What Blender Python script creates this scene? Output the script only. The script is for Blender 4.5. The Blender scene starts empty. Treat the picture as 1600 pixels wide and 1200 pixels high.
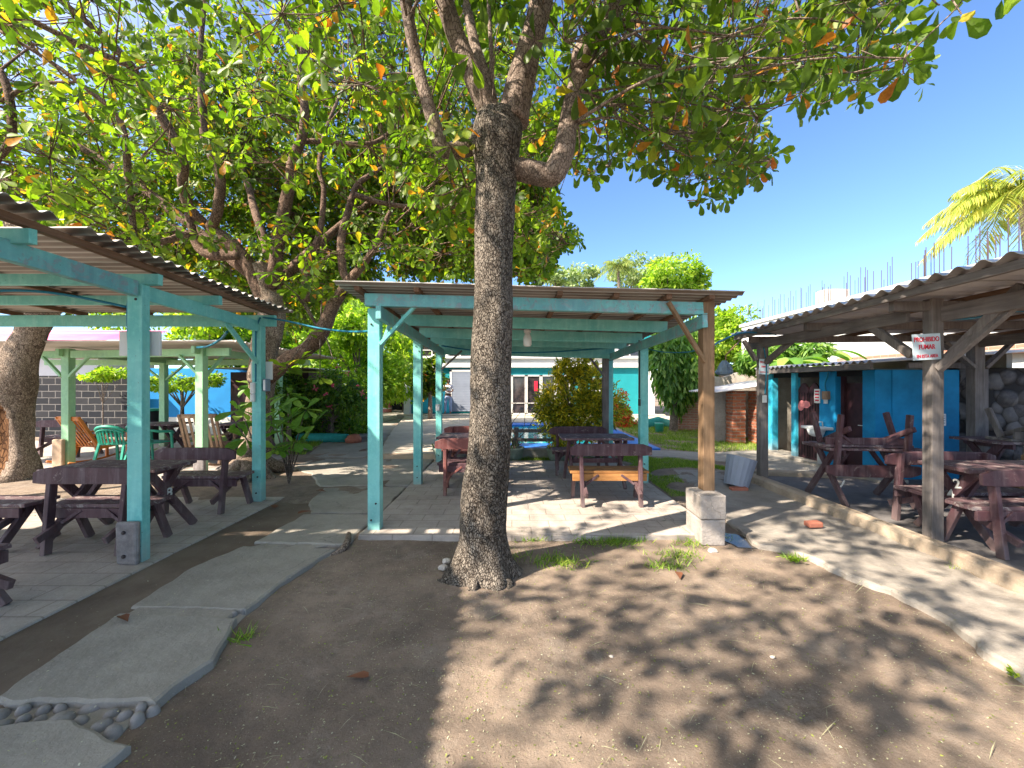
import bpy, math, random
import numpy as np
from mathutils import Vector, Matrix, noise
R = math.radians
rnd = random.Random(7)
npr = np.random.default_rng(11)
SC = bpy.context.scene
COL = SC.collection
F = 620.0; H = 1.6

# ---------------------------------------------------------------- camera
cam = bpy.data.cameras.new('camera')
cam.sensor_width = 36; cam.lens = F/1600*36; cam.clip_start = .05; cam.clip_end = 3000
co = bpy.data.objects.new('camera', cam); COL.objects.link(co)
co.location = (0, 0, H); co.rotation_euler = (R(90), 0, 0)
SC.camera = co
# ---------------------------------------------------------------- light
SUNV = Vector((-.95, -.55, 1.0)).normalized()
w = bpy.data.worlds.new('World'); SC.world = w; w.use_nodes = True
nt = w.node_tree
bg = nt.nodes['Background']
sky = nt.nodes.new('ShaderNodeTexSky'); sky.sky_type = 'NISHITA'; sky.sun_disc = False
sky.sun_elevation = math.asin(SUNV.z); sky.sun_rotation = math.atan2(SUNV.x, SUNV.y) % (2*math.pi)
sky.air_density = .8; sky.dust_density = 0.; sky.ozone_density = 2.6
skm = nt.nodes.new('ShaderNodeMix'); skm.data_type = 'RGBA'; skm.blend_type = 'MULTIPLY'; skm.inputs[0].default_value = 1; skm.inputs[7].default_value = (.57, .66, .76, 1)
nt.links.new(sky.outputs[0], skm.inputs[6]); 
# warm sky glow added round the sun, behind the viewpoint, to lift shade
tcw = nt.nodes.new('ShaderNodeTexCoord'); dt = nt.nodes.new('ShaderNodeVectorMath'); dt.operation = 'DOT_PRODUCT'
dt.inputs[1].default_value = tuple(SUNV); nt.links.new(tcw.outputs['Generated'], dt.inputs[0])
mr = nt.nodes.new('ShaderNodeMapRange'); mr.interpolation_type = 'SMOOTHERSTEP'; mr.inputs[1].default_value = .30; mr.inputs[2].default_value = 1.0; mr.inputs[4].default_value = 4.4
nt.links.new(dt.outputs['Value'], mr.inputs[0])
gl = nt.nodes.new('ShaderNodeMix'); gl.data_type = 'RGBA'; gl.blend_type = 'MULTIPLY'; gl.inputs[0].default_value = 1; gl.inputs[7].default_value = (1.0, .88, .70, 1)
nt.links.new(mr.outputs[0], gl.inputs[6])
ad = nt.nodes.new('ShaderNodeMix'); ad.data_type = 'RGBA'; ad.blend_type = 'ADD'; ad.inputs[0].default_value = 1
nt.links.new(skm.outputs[2], ad.inputs[6]); nt.links.new(gl.outputs[2], ad.inputs[7]); nt.links.new(ad.outputs[2], bg.inputs[0]); bg.inputs[1].default_value = .13
sl = bpy.data.lights.new('sun', 'SUN'); sl.energy = 4.2; sl.angle = R(.7); sl.color = (1, .89, .75)
so = bpy.data.objects.new('sun', sl); COL.objects.link(so)
so.rotation_euler = SUNV.to_track_quat('Z', 'Y').to_euler()
SC.view_settings.view_transform = 'Standard'; SC.view_settings.look = 'None'
SC.view_settings.exposure = 1.87; SC.view_settings.gamma = 1
SC.cycles.max_bounces = 8; SC.cycles.transparent_max_bounces = 16
SC.cycles.diffuse_bounces = 5

# ---------------------------------------------------------------- helpers
def P(px, py, Y): return Vector(((px-800)/F*Y, Y, H-(py-600)/F*Y))
def G(px, py, z=0.):
    Y = (H-z)*F/(py-600); return Vector(((px-800)/F*Y, Y, z))
LOC = {}
def tag(o, label=None, cat=None, group=None, kind=None):
    if label: o['label'] = label
    if cat: o['category'] = cat
    if group: o['group'] = group
    if kind: o['kind'] = kind
    return o
def thing(name, label, cat, loc=(0, 0, 0), group=None):
    o = bpy.data.objects.new(name, None); COL.objects.link(o); o.location = loc
    o.empty_display_size = .1
    LOC[o.name] = Vector(loc); return tag(o, label, cat, group)
def link(name, me, m, parent=None, off=None):
    o = bpy.data.objects.new(name, me); COL.objects.link(o)
    if m is not None: me.materials.append(m)
    if parent is not None:
        o.parent = parent; LOC[o.name] = LOC[parent.name]
    else:
        o.location = off; LOC[o.name] = Vector(off)
    return o
class MB:
    def __init__(s): s.v = []; s.f = []; s.sm = []
    def add(s, vs, fs, smooth=False):
        n = len(s.v); s.v += [tuple(v) for v in vs]
        for f in fs: s.f.append(tuple(i+n for i in f)); s.sm.append(smooth)
    def box(s, x0, x1, y0, y1, z0, z1):
        s.add([(x0,y0,z0),(x1,y0,z0),(x1,y1,z0),(x0,y1,z0),(x0,y0,z1),(x1,y0,z1),(x1,y1,z1),(x0,y1,z1)],
              [(0,3,2,1),(4,5,6,7),(0,1,5,4),(1,2,6,5),(2,3,7,6),(3,0,4,7)]); return s
    def hexa(s, vs): s.add(vs, [(0,3,2,1),(4,5,6,7),(0,1,5,4),(1,2,6,5),(2,3,7,6),(3,0,4,7)]); return s
    def bar(s, a, b, w, h, up=(0,0,1)):
        """rectangular beam from a to b; w = width across, h = height along up"""
        a = Vector(a); b = Vector(b); d = (b-a).normalized(); up = Vector(up)
        if abs(d.dot(up)) > .95: up = Vector((0,1,0))
        x = d.cross(up).normalized(); z = x.cross(d).normalized()
        vs = []
        for p in (a, b):
            for (i, j) in ((-1,-1),(1,-1),(1,1),(-1,1)): vs.append(p + x*(i*w/2) + z*(j*h/2))
        s.add(vs, [(0,1,2,3),(7,6,5,4),(0,4,5,1),(1,5,6,2),(2,6,7,3),(3,7,4,0)]); return s
    def tube(s, pts, rad, n=8, cap=True, smooth=True, wob=0., seed=0.):
        pts = [Vector(p) for p in pts]
        if not hasattr(rad, '__len__'): rad = [rad]*len(pts)
        rings = []; x = None
        for i, p in enumerate(pts):
            d = (pts[min(i+1, len(pts)-1)] - pts[max(i-1, 0)]).normalized()
            if x is None:
                x = d.orthogonal().normalized()
            x = (x - d*x.dot(d)); x = x.normalized() if x.length > 1e-6 else d.orthogonal().normalized()
            y = d.cross(x); ring = []
            for k in range(n):
                t = 2*math.pi*k/n; u = x*math.cos(t)+y*math.sin(t); r = rad[i]
                if wob: r *= 1+wob*noise.noise(Vector((p.x*3+u.x*1.2+seed, p.y*3+u.y*1.2, p.z*3+u.z*1.2)))
                ring.append(p+u*r)
            rings.append(ring)
        vs = [v for r_ in rings for v in r_]; fs = []
        for i in range(len(pts)-1):
            for k in range(n):
                k2 = (k+1) % n; fs.append((i*n+k, i*n+k2, (i+1)*n+k2, (i+1)*n+k))
        if cap: fs.append(tuple(range(n-1, -1, -1))); fs.append(tuple((len(pts)-1)*n+k for k in range(n)))
        s.add(vs, fs, smooth); return s
    def lathe(s, c, prof, n=20, smooth=True, axis=None):
        c = Vector(c); vs = []
        for (r_, z) in prof:
            for k in range(n):
                t = 2*math.pi*k/n; vs.append(Vector((r_*math.cos(t), r_*math.sin(t), z)))
        if axis is not None: vs = [axis @ v for v in vs]
        vs = [v+c for v in vs]
        fs = []
        for i in range(len(prof)-1):
            for k in range(n):
                k2 = (k+1) % n; fs.append((i*n+k, i*n+k2, (i+1)*n+k2, (i+1)*n+k))
        fs.append(tuple(range(n-1, -1, -1))); fs.append(tuple((len(prof)-1)*n+k for k in range(n)))
        s.add(vs, fs, smooth); return s
    def build(s, name, m, parent=None, bevel=0., jit=0., origin=None):
        vs = s.v
        if jit: vs = [(x+rnd.uniform(-jit, jit), y+rnd.uniform(-jit, jit), z+rnd.uniform(-jit, jit)) for x, y, z in vs]
        if parent is not None: off = LOC[parent.name]
        elif origin is not None: off = Vector(origin)
        else:
            a = np.array(vs); off = Vector(((a[:,0].min()+a[:,0].max())/2, (a[:,1].min()+a[:,1].max())/2, a[:,2].min()))
        me = bpy.data.meshes.new(name)
        me.from_pydata([(v[0]-off.x, v[1]-off.y, v[2]-off.z) for v in vs], [], s.f)
        me.polygons.foreach_set('use_smooth', s.sm); me.update()
        o = link(name, me, m, parent, off)
        if bevel:
            b = o.modifiers.new('bevel', 'BEVEL'); b.width = bevel; b.segments = 2; b.limit_method = 'ANGLE'
        return o
def copy_tree(o, parent=None):
    c = o.copy(); COL.objects.link(c)
    if parent is not None: c.parent = parent
    LOC[c.name] = LOC[o.name]
    for ch in list(o.children): copy_tree(ch, c)
    return c
def catmull(pts, rad, sub=4):
    pts = [Vector(p) for p in pts]; out = []; ro = []
    for i in range(len(pts)-1):
        p0 = pts[max(i-1,0)]; p1 = pts[i]; p2 = pts[i+1]; p3 = pts[min(i+2, len(pts)-1)]
        for k in range(sub):
            t = k/sub
            out.append(.5*((2*p1)+(p2-p0)*t+(2*p0-5*p1+4*p2-p3)*t*t+(3*p1-p0-3*p2+p3)*t**3))
            ro.append(rad[i]*(1-t)+rad[i+1]*t)
    out.append(pts[-1]); ro.append(rad[-1]); return out, ro

# ---------------------------------------------------------------- materials
class N:
    def __init__(s, name, rough=.8, spec=.3):
        s.m = bpy.data.materials.new(name); s.m.use_nodes = True; s.t = s.m.node_tree
        s.b = s.t.nodes['Principled BSDF']; s.b.inputs['Roughness'].default_value = rough
        s.b.inputs['Specular IOR Level'].default_value = spec
        s.tc = s.t.nodes.new('ShaderNodeTexCoord')
    def n(s, k, **kw):
        x = s.t.nodes.new(k)
        for a, b in kw.items(): setattr(x, a, b)
        return x
    def l(s, a, b): s.t.links.new(a, b)
    def map(s, scale=(1,1,1), src='Object', rot=(0,0,0), world=False):
        m = s.n('ShaderNodeMapping'); m.inputs['Scale'].default_value = scale; m.inputs['Rotation'].default_value = rot
        if world:
            g = s.n('ShaderNodeNewGeometry'); s.l(g.outputs['Position'], m.inputs[0])
        else: s.l(s.tc.outputs[src], m.inputs[0])
        return m.outputs[0]
    def noise(s, vec, sc=5, det=6, rough=.6, dist=0):
        x = s.n('ShaderNodeTexNoise'); x.inputs['Scale'].default_value = sc; x.inputs['Detail'].default_value = det
        x.inputs['Roughness'].default_value = rough; x.inputs['Distortion'].default_value = dist; s.l(vec, x.inputs['Vector']); return x.outputs['Fac']
    def vor(s, vec, sc=5, feat='F1', out='Distance', rnd=1):
        x = s.n('ShaderNodeTexVoronoi', feature=feat); x.inputs['Scale'].default_value = sc; s.l(vec, x.inputs['Vector'])
        x.inputs['Randomness'].default_value = rnd; return x.outputs[out]
    def ramp(s, fac, stops, interp='LINEAR'):
        x = s.n('ShaderNodeValToRGB'); cr = x.color_ramp; cr.interpolation = interp
        while len(cr.elements) < len(stops): cr.elements.new(.5)
        for e, (p, c) in zip(cr.elements, stops):
            e.position = p; e.color = (c, c, c, 1) if not hasattr(c, '__len__') else (*c, 1)
        s.l(fac, x.inputs[0]); return x.outputs[0]
    def mix(s, fac, a, b, mode='MIX'):
        x = s.n('ShaderNodeMix', data_type='RGBA', blend_type=mode)
        for i, v in ((0, fac), (6, a), (7, b)):
            if hasattr(v, 'is_linked') or hasattr(v, 'links'): s.l(v, x.inputs[i])
            elif i == 0: x.inputs[0].default_value = v
            else: x.inputs[i].default_value = (*v, 1)
        return x.outputs[2]
    def math(s, op, a, b=0.):
        x = s.n('ShaderNodeMath', operation=op)
        for i, v in enumerate((a, b)):
            if hasattr(v, 'links'): s.l(v, x.inputs[i])
            else: x.inputs[i].default_value = v
        return x.outputs[0]
    def col(s, c):
        if hasattr(c, 'links'): s.l(c, s.b.inputs['Base Color'])
        else: s.b.inputs['Base Color'].default_value = (*c, 1)
        return s
    def bump(s, h, st=.5, dist=.02):
        x = s.n('ShaderNodeBump'); x.inputs['Strength'].default_value = st; x.inputs['Distance'].default_value = dist
        s.l(h, x.inputs['Height'])
        if s.b.inputs['Normal'].links: s.l(s.b.inputs['Normal'].links[0].from_socket, x.inputs['Normal'])
        s.l(x.outputs[0], s.b.inputs['Normal']); return s
    def rough(s, f): s.l(f, s.b.inputs['Roughness']); return s
    def transl(s, c, amt):
        t = s.n('ShaderNodeBsdfTranslucent'); mx = s.n('ShaderNodeMixShader'); mx.inputs[0].default_value = amt
        if hasattr(c, 'links'): s.l(c, t.inputs[0])
        else: t.inputs[0].default_value = (*c, 1)
        out = s.t.nodes['Material Output']; s.l(s.b.outputs[0], mx.inputs[1]); s.l(t.outputs[0], mx.inputs[2]); s.l(mx.outputs[0], out.inputs[0]); return s
def plain(name, c, rough=.7, spec=.3, var=.25, sc=6, bump=.15):
    k = N(name, rough, spec); v = k.map(world=True)
    n1 = k.noise(v, sc, 5)
    c2 = tuple(x*(1-var) for x in c)
    k.col(k.mix(k.ramp(n1, [(.3, 0.), (.7, 1.)]), c2, c)); k.bump(k.noise(v, sc*8, 3), bump, .005); return k.m
def painted(name, base, dark, under, wear=.6, grain=(3,3,30)):
    """old brushed paint on timber: streaked, blotchy, chipped to the wood"""
    k = N(name, .62, .3); v = k.map(world=True)
    big = k.noise(v, 2.2, 5, .65); fine = k.noise(v, 14, 6, .7)
    c = k.mix(k.ramp(big, [(.35, 0.), (.7, 1.)]), dark, base)
    light = tuple(min(1, x*1.25+.03) for x in base)
    c = k.mix(k.ramp(fine, [(.5, 0.), (.8, .6)]), c, light)
    chips = k.ramp(k.noise(v, 9, 9, .78, .6), [(wear, 0.), (wear+.035, 1.)])
    c = k.mix(chips, c, under)
    st_ = k.noise(k.map((14, 14, 1.1), world=True), 1., 6, .7)
    c = k.mix(k.ramp(st_, [(.48, 0.), (.72, .55)]), c, tuple(min(1, x*.9+.12) for x in base))
    c = k.mix(k.ramp(st_, [(.25, .5), (.4, 0.)]), c, dark)
    gz = k.n('ShaderNodeSeparateXYZ'); k.l(v, gz.inputs[0]); gg = k.math('MULTIPLY', k.ramp(gz.outputs[2], [(.0, .75), (.35, 0.)]), k.ramp(big, [(.3, .3), (.6, 1.)]))
    c = k.mix(gg, c, under)
    specks = k.ramp(k.vor(v, 16), [(.05, 1.), (.09, 0.)])
    c = k.mix(k.math('MULTIPLY', specks, .6), c, tuple(x*.4 for x in under))
    k.col(c); k.bump(k.noise(v, 30, 6, .7), .35, .006); k.bump(k.math('SUBTRACT', 1., chips), .5, .002); return k.m
def woodmat(name, a, b, sc=1., rough=.8, axis='Z'):
    k = N(name, rough, .2)
    s_ = {'Z': (18, 18, 1.2), 'X': (1.2, 18, 18), 'Y': (18, 1.2, 18)}[axis]
    v = k.map(tuple(x*sc for x in s_), world=True); v2 = k.map(world=True)
    n1 = k.noise(v, 1., 8, .7, 1.2); n2 = k.noise(v2, 3, 4)
    c = k.mix(k.ramp(n1, [(.3, 0.), (.7, 1.)]), a, b)
    c = k.mix(k.ramp(n2, [(.35, .45), (.65, 0.)]), c, tuple(x*.55 for x in a))
    k.col(c); k.bump(n1, .6, .006); return k.m
def corrmat(name, a, b, rust, rustamt=.62, lam=None):
    k = N(name, .5, .4); v = k.map((.5, 1, 1), world=True)
    c = k.mix(k.ramp(k.noise(v, 1.5, 5), [(.35, 0.), (.65, 1.)]), a, b)
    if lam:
        # shade in the folds, painted as dark stripes on one slope of each wave
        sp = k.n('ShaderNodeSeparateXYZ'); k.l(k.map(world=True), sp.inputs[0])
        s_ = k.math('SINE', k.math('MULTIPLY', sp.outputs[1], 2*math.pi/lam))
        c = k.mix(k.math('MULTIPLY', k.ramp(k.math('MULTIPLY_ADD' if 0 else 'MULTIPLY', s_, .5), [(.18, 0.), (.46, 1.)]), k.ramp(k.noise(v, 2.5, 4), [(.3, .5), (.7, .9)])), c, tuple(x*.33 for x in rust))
    c = k.mix(k.ramp(k.noise(v, 4, 8, .75), [(rustamt, 0.), (rustamt+.12, .8)]), c, rust)
    k.col(c); k.bump(k.noise(v, 20, 4), .15, .004); k.b.inputs['Metallic'].default_value = .25; return k.m
def barkmat(name, dark, light, sc=22, amt=.9):
    k = N(name, .92, .1); v = k.map((1, 1, .55), world=True)
    nz = k.n('ShaderNodeTexNoise'); nz.inputs['Scale'].default_value = 9; k.l(v, nz.inputs['Vector'])
    vm = k.n('ShaderNodeVectorMath', operation='MULTIPLY_ADD'); vm.inputs[1].default_value = (.09,.09,.09)
    k.l(nz.outputs['Color'], vm.inputs[0]); k.l(v, vm.inputs[2]); vv = vm.outputs[0]
    e = k.vor(vv, sc, 'DISTANCE_TO_EDGE'); cell = k.vor(vv, sc, 'F1', 'Color')
    crack = k.ramp(e, [(0.0, 0.), (.12, 1.)])
    c = k.mix(k.ramp(k.noise(v, 26, 6, .75), [(.4, 0.), (.66, 1.)]), dark, light)
    c = k.mix(k.ramp(k.noise(v, 2.2, 5, .7), [(.40, .8), (.56, 0.)]), c, tuple(x*.45 for x in dark))
    sc_ = k.n('ShaderNodeSeparateColor'); k.l(cell, sc_.inputs[0]); c = k.mix(k.math('MULTIPLY', sc_.outputs[0], .45), c, tuple(x*1.2 for x in light))
    c = k.mix(crack, tuple(x*.3 for x in dark), c)
    k.col(c); k.bump(crack, amt, .015); k.bump(k.noise(v, 40, 6, .7), .5, .008); return k.m
def leafmat(name, stops, tr=.5, trc=None, rough=.45):
    k = N(name, rough, .35)
    g = k.n('ShaderNodeNewGeometry'); c = k.ramp(g.outputs['Random Per Island'], stops)
    nv = k.ramp(k.noise(k.map(world=True), 38, 3, .6), [(.3, .72), (.7, 1.12)]); c = k.mix(1., c, nv, 'MULTIPLY')
    k.col(c)
    t = k.mix(1., c, trc or (1.6, 1.9, .5), 'MULTIPLY')
    k.transl(t, tr); return k.m

M = {}
M['teal'] = painted('turquoise_paint', (.24, .60, .53), (.13, .46, .43), (.30, .29, .25), .66)
M['tealbeam'] = painted('weathered_turquoise_paint', (.16, .48, .45), (.14, .33, .36), (.24, .31, .33), .53)
M['mint'] = painted('mint_paint', (.38, .66, .36), (.30, .55, .33), (.32, .27, .18), .68)
M['maroon'] = painted('maroon_paint', (.095, .042, .048), (.058, .028, .034), (.20, .15, .14), .60)
M['maroontop'] = painted('worn_maroon_paint', (.15, .085, .09), (.09, .05, .055), (.30, .25, .23), .54)
M['redbrown'] = painted('faded_red_paint', (.23, .075, .06), (.14, .045, .04), (.20, .13, .10), .62)
M['seatwood'] = woodmat('orange_wood', (.30, .13, .04), (.50, .25, .09), 1, .7, 'X')
M['rawwood'] = woodmat('raw_brown_wood', (.17, .10, .055), (.36, .23, .13))
M['greywood'] = woodmat('grey_weathered_wood', (.11, .095, .088), (.27, .235, .215))
M['greywoodY'] = woodmat('grey_weathered_beam', (.11, .095, .088), (.27, .235, .215), 1, .8, 'Y')
M['purlin'] = woodmat('purlin_wood', (.14, .075, .045), (.27, .16, .10), 1, .85, 'Y')
M['corr'] = corrmat('corrugated_zinc', (.42, .38, .34), (.56, .52, .48), (.22, .12, .07))
M['corrL'] = corrmat('corrugated_zinc_shade_striped', (.42, .38, .34), (.56, .52, .48), (.30, .20, .14), .62, .115)  # zinc with rust, fold shade painted in as stripes
M['corrC'] = corrmat('old_corrugated_zinc_shade_striped', (.42, .38, .34), (.56, .52, .48), (.30, .20, .14), .62, .11)
M['corrwhite'] = corrmat('fibre_cement_sheet', (.50, .47, .45), (.68, .65, .62), (.22, .17, .14), .66)
M['corrpink'] = corrmat('pink_roof_sheet', (.40, .045, .13), (.50, .08, .19), (.45, .16, .18), .7)
M['bark'] = barkmat('scaly_bark', (.08, .062, .048), (.28, .24, .195), 62)
M['limb'] = barkmat('smooth_limb_bark', (.16, .115, .09), (.33, .26, .21), 44, .3)
M['limbdark'] = barkmat('brown_limb_bark', (.12, .075, .055), (.28, .19, .14), 40, .35)
M['hollowbark'] = barkmat('pale_brown_bark', (.17, .12, .09), (.42, .33, .25), 46, .5)
M['rot'] = barkmat('rotten_heartwood', (.10, .045, .02), (.22, .11, .05), 14, .6)
M['leafnear'] = leafmat('almond_leaves_front', [(0, (.055, .095, .016)), (.45, (.10, .155, .02)), (.8, (.16, .23, .025)), (.94, (.26, .31, .03)), (.96, (.42, .20, .03)), (1., (.50, .11, .03))], .5)
M['leafmid'] = leafmat('almond_leaves', [(0, (.055, .10, .014)), (.4, (.105, .17, .018)), (.75, (.19, .27, .025)), (.93, (.32, .38, .035)), (.95, (.55, .33, .04)), (1., (.58, .15, .04))], .55)
M['leafbright'] = leafmat('bright_leaves', [(0, (.10, .18, .02)), (.5, (.24, .37, .04)), (1., (.48, .54, .07))], .5)
M['leafdark'] = leafmat('dark_green_leaves', [(0, (.04, .10, .018)), (.6, (.12, .22, .03)), (1., (.26, .36, .05))], .4)
M['leafmango'] = leafmat('long_green_leaves', [(0, (.06, .15, .025)), (.6, (.16, .30, .06)), (1., (.34, .46, .11))], .45)
M['croton'] = leafmat('croton_leaves', [(0, (.08, .14, .012)), (.3, (.26, .30, .015)), (.65, (.62, .54, .03)), (1., (.85, .64, .04))], .4, (1.3, 1.3, .5))
M['palm'] = leafmat('palm_fronds', [(0, (.20, .28, .05)), (.6, (.42, .46, .09)), (1., (.72, .62, .13))], .4, (1.3, 1.4, .6))
M['palmgreen'] = leafmat('green_palm_fronds', [(0, (.10, .18, .04)), (1., (.36, .40, .10))], .4, (1.3, 1.4, .6))
M['flower'] = plain('orange_red_petals', (.85, .13, .03), .6)
M['pinkflower'] = plain('pink_petals', (.75, .12, .20), .6)
M['white'] = plain('white_plaster', (.72, .71, .68), .8, .2, .12, 3)
M['whitegloss'] = plain('white_plastic', (.70, .70, .68), .4, .5, .1)
M['tealwall'] = plain('teal_wall_paint', (.012, .27, .30), .7, .3, .18, 2)
M['bluewall'] = plain('blue_wall_paint', (.012, .27, .54), .75, .25, .42, 2.2, .4)
M['bluewall2'] = plain('bright_blue_wall_paint', (.015, .24, .60), .7, .3, .2, 2)
M['cyantrim'] = painted('cyan_trim_paint', (.03, .40, .52), (.02, .28, .42), (.35, .32, .30), .62)
M['poolblue'] = plain('pool_blue_paint', (.02, .16, .58), .5, .5, .12, 3)
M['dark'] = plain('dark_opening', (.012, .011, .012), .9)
M['maroondoor'] = plain('maroon_door_paint', (.050, .018, .024), .6, .3, .4, 9, .3)
M['shutter'] = plain('grey_roller_shutter', (.30, .33, .40), .5, .4, .15, 3)
M['alu'] = plain('aluminium_frame', (.55, .53, .50), .5, .5, .1)
M['bluecable'] = plain('blue_cable_sheath', (.005, .17, .26), .5)
M['black'] = plain('black_rubber', (.02, .02, .022), .6)
M['rebar'] = plain('rusty_rebar', (.07, .045, .05), .8)
M['greenplastic'] = plain('green_plastic', (.03, .33, .22), .4, .5, .15)
M['orangewood'] = plain('orange_varnished_wood', (.62, .19, .03), .5, .4, .3)
M['chairwood'] = woodmat('rocking_chair_wood', (.20, .12, .08), (.40, .27, .18))
M['num'] = plain('white_number_paint', (.62, .62, .58), .7, .2, .35, 30)
M['redtext'] = plain('red_letter_paint', (.62, .02, .05), .6, .3, .15)
M['sign'] = plain('pale_sign_board', (.55, .66, .72), .35, .5, .1)
M['brass'] = plain('dull_metal_bolt', (.06, .045, .04), .6)
M['skin'] = plain('brown_skin', (.33, .17, .11), .6)
M['shirt'] = plain('white_shirt', (.68, .66, .70), .8)
M['trousers'] = plain('pale_blue_trousers', (.30, .38, .58), .85)
M['hair'] = plain('dark_hair', (.02, .014, .012), .7)
M['pot'] = plain('mossy_concrete_pot', (.24, .30, .24), .85, .2, .45, 8, .4)
M['tealkerb'] = plain('turquoise_kerb_paint', (.04, .33, .30), .75, .2, .35, 6)
M['brick_red'] = plain('loose_red_brick', (.46, .17, .11), .85, .2, .3, 15, .4)
M['bark_leaf'] = plain('dry_leaf', (.20, .08, .04), .8)
M['bagblue'] = plain('grey_blue_plastic_wrap', (.18, .25, .34), .45, .5, .35, 10)
M['tarp'] = plain('cyan_sheet', (.02, .40, .52), .5, .4, .2, 2)
M['pinkcloth'] = plain('faded_red_paint_on_drum', (.60, .20, .20), .6)
M['foot'] = plain('concrete_post_foot', (.33, .29, .27), .9, .1, .45, 14, .5)

def concrete(name, a, b, grid=None, stain=.5, bumpst=.35, rough=.85, scale=1.):
    k = N(name, rough, .25); v = k.map(world=True)
    c = k.mix(k.ramp(k.noise(v, 1.3*scale, 7, .65), [(.32, 0.), (.68, 1.)]), a, b)
    c = k.mix(k.ramp(k.noise(v, 5*scale, 8, .75), [(.45, 0.), (.75, stain)]), c, tuple(x*.5 for x in a))
    f = k.noise(v, 60*scale, 5, .8)
    c = k.mix(k.ramp(f, [(.55, 0.), (.72, .4)]), c, tuple(x*1.45 for x in b))
    # hairline cracks
    nz = k.n('ShaderNodeTexNoise'); nz.inputs['Scale'].default_value = 2.5; nz.inputs['Detail'].default_value = 6; k.l(v, nz.inputs['Vector'])
    vm = k.n('ShaderNodeVectorMath', operation='MULTIPLY_ADD'); vm.inputs[1].default_value = (.6,.6,.6); k.l(nz.outputs['Color'], vm.inputs[0]); k.l(v, vm.inputs[2])
    cr = k.ramp(k.vor(vm.outputs[0], .9*scale, 'DISTANCE_TO_EDGE'), [(0., 1.), (.006, 0.)])
    cr = k.math('MULTIPLY', cr, k.ramp(k.noise(v, .7, 3), [(.5, 0.), (.6, 1.)]))
    c = k.mix(k.math('MULTIPLY', cr, .6), c, tuple(x*.3 for x in a))
    k.bump(k.math('SUBTRACT', 1., cr), .5, .008)
    if grid:
        br = k.n('ShaderNodeTexBrick'); br.offset = .5; br.inputs['Scale'].default_value = 1
        br.inputs['Brick Width'].default_value = grid[0]; br.inputs['Row Height'].default_value = grid[1]
        br.inputs['Mortar Size'].default_value = .008; br.inputs['Mortar Smooth'].default_value = .4
        br.inputs['Color1'].default_value = (.9,.9,.9,1); br.inputs['Color2'].default_value = (1,1,1,1); br.inputs['Mortar'].default_value = (.42,.40,.38,1)
        k.l(v, br.inputs['Vector']); c = k.mix(.55, c, br.outputs['Color'], 'MULTIPLY')
        k.bump(k.math('SUBTRACT', 1., br.outputs['Fac']), .4, .006)
    k.col(c); k.bump(k.noise(v, 18*scale, 8, .7), bumpst, .02); return k.m
M['slab'] = concrete('paved_slab', (.35, .30, .255), (.49, .43, .375), (.42, .21), .45)
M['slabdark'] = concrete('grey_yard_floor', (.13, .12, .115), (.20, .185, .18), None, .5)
M['pathstone'] = concrete('worn_path_concrete', (.255, .23, .195), (.39, .355, .30), None, .35, .6)
M['pathright'] = concrete('sandy_path_concrete', (.26, .225, .19), (.40, .355, .30), None, .5, .6)
M['kerbcon'] = concrete('kerb_concrete', (.33, .25, .18), (.47, .38, .28), None, .5, .7)
M['block'] = concrete('pale_concrete_block', (.30, .265, .235), (.43, .385, .345), None, .5, .7, .9, 2.)
M['deck'] = concrete('pool_deck', (.42, .36, .28), (.56, .49, .40), None, .4)
M['cobble'] = concrete('river_cobbles', (.19, .175, .16), (.34, .31, .28), None, .2, .3, .8, 3)
M['rock'] = concrete('pale_rock', (.50, .44, .37), (.66, .60, .52), None, .3, .6, .9, 6)
M['stepcon'] = concrete('orange_worn_step', (.44, .31, .20), (.56, .42, .30), None, .4)

def bricks(name, c1, c2, mortar, w_, h_, ms=.012, rot=(R(90),0,0), bumpst=.8, noise_m=.3):
    k = N(name, .9, .15)
    g = k.n('ShaderNodeNewGeometry'); sep = k.n('ShaderNodeSeparateXYZ'); k.l(g.outputs['Position'], sep.inputs[0])
    cmb = k.n('ShaderNodeCombineXYZ'); k.l(k.math('ADD', sep.outputs[0], sep.outputs[1]), cmb.inputs[0]); k.l(sep.outputs[2], cmb.inputs[1])
    nz = k.n('ShaderNodeTexNoise'); nz.inputs['Scale'].default_value = 5; k.l(g.outputs['Position'], nz.inputs['Vector'])
    vm = k.n('ShaderNodeVectorMath', operation='MULTIPLY_ADD'); vm.inputs[1].default_value = (.03,.03,.03); k.l(nz.outputs['Color'], vm.inputs[0]); k.l(cmb.outputs[0], vm.inputs[2])
    br = k.n('ShaderNodeTexBrick'); br.inputs['Scale'].default_value = 1
    br.inputs['Brick Width'].default_value = w_; br.inputs['Row Height'].default_value = h_
    br.inputs['Mortar Size'].default_value = ms; br.inputs['Mortar Smooth'].default_value = .3
    for a, b in (('Color1', c1), ('Color2', c2), ('Mortar', mortar)): br.inputs[a].default_value = (*b, 1)
    k.l(vm.outputs[0], br.inputs['Vector']); c = br.outputs['Color']
    c = k.mix(k.ramp(k.noise(g.outputs['Position'], 9, 6, .7), [(.4, 0.), (.8, noise_m)]), c, tuple(x*.4 for x in c1))
    k.col(c); k.bump(k.math('SUBTRACT', 1., br.outputs['Fac']), bumpst, .02); k.bump(k.noise(g.outputs['Position'], 40, 5), .3, .006); return k.m
M['redbrick'] = bricks('rough_red_brick', (.50, .17, .08), (.34, .11, .07), (.36, .28, .22), .24, .085)
M['oldbrick'] = bricks('old_pink_brick', (.48, .23, .15), (.38, .19, .14), (.44, .37, .30), .24, .085)
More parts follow.
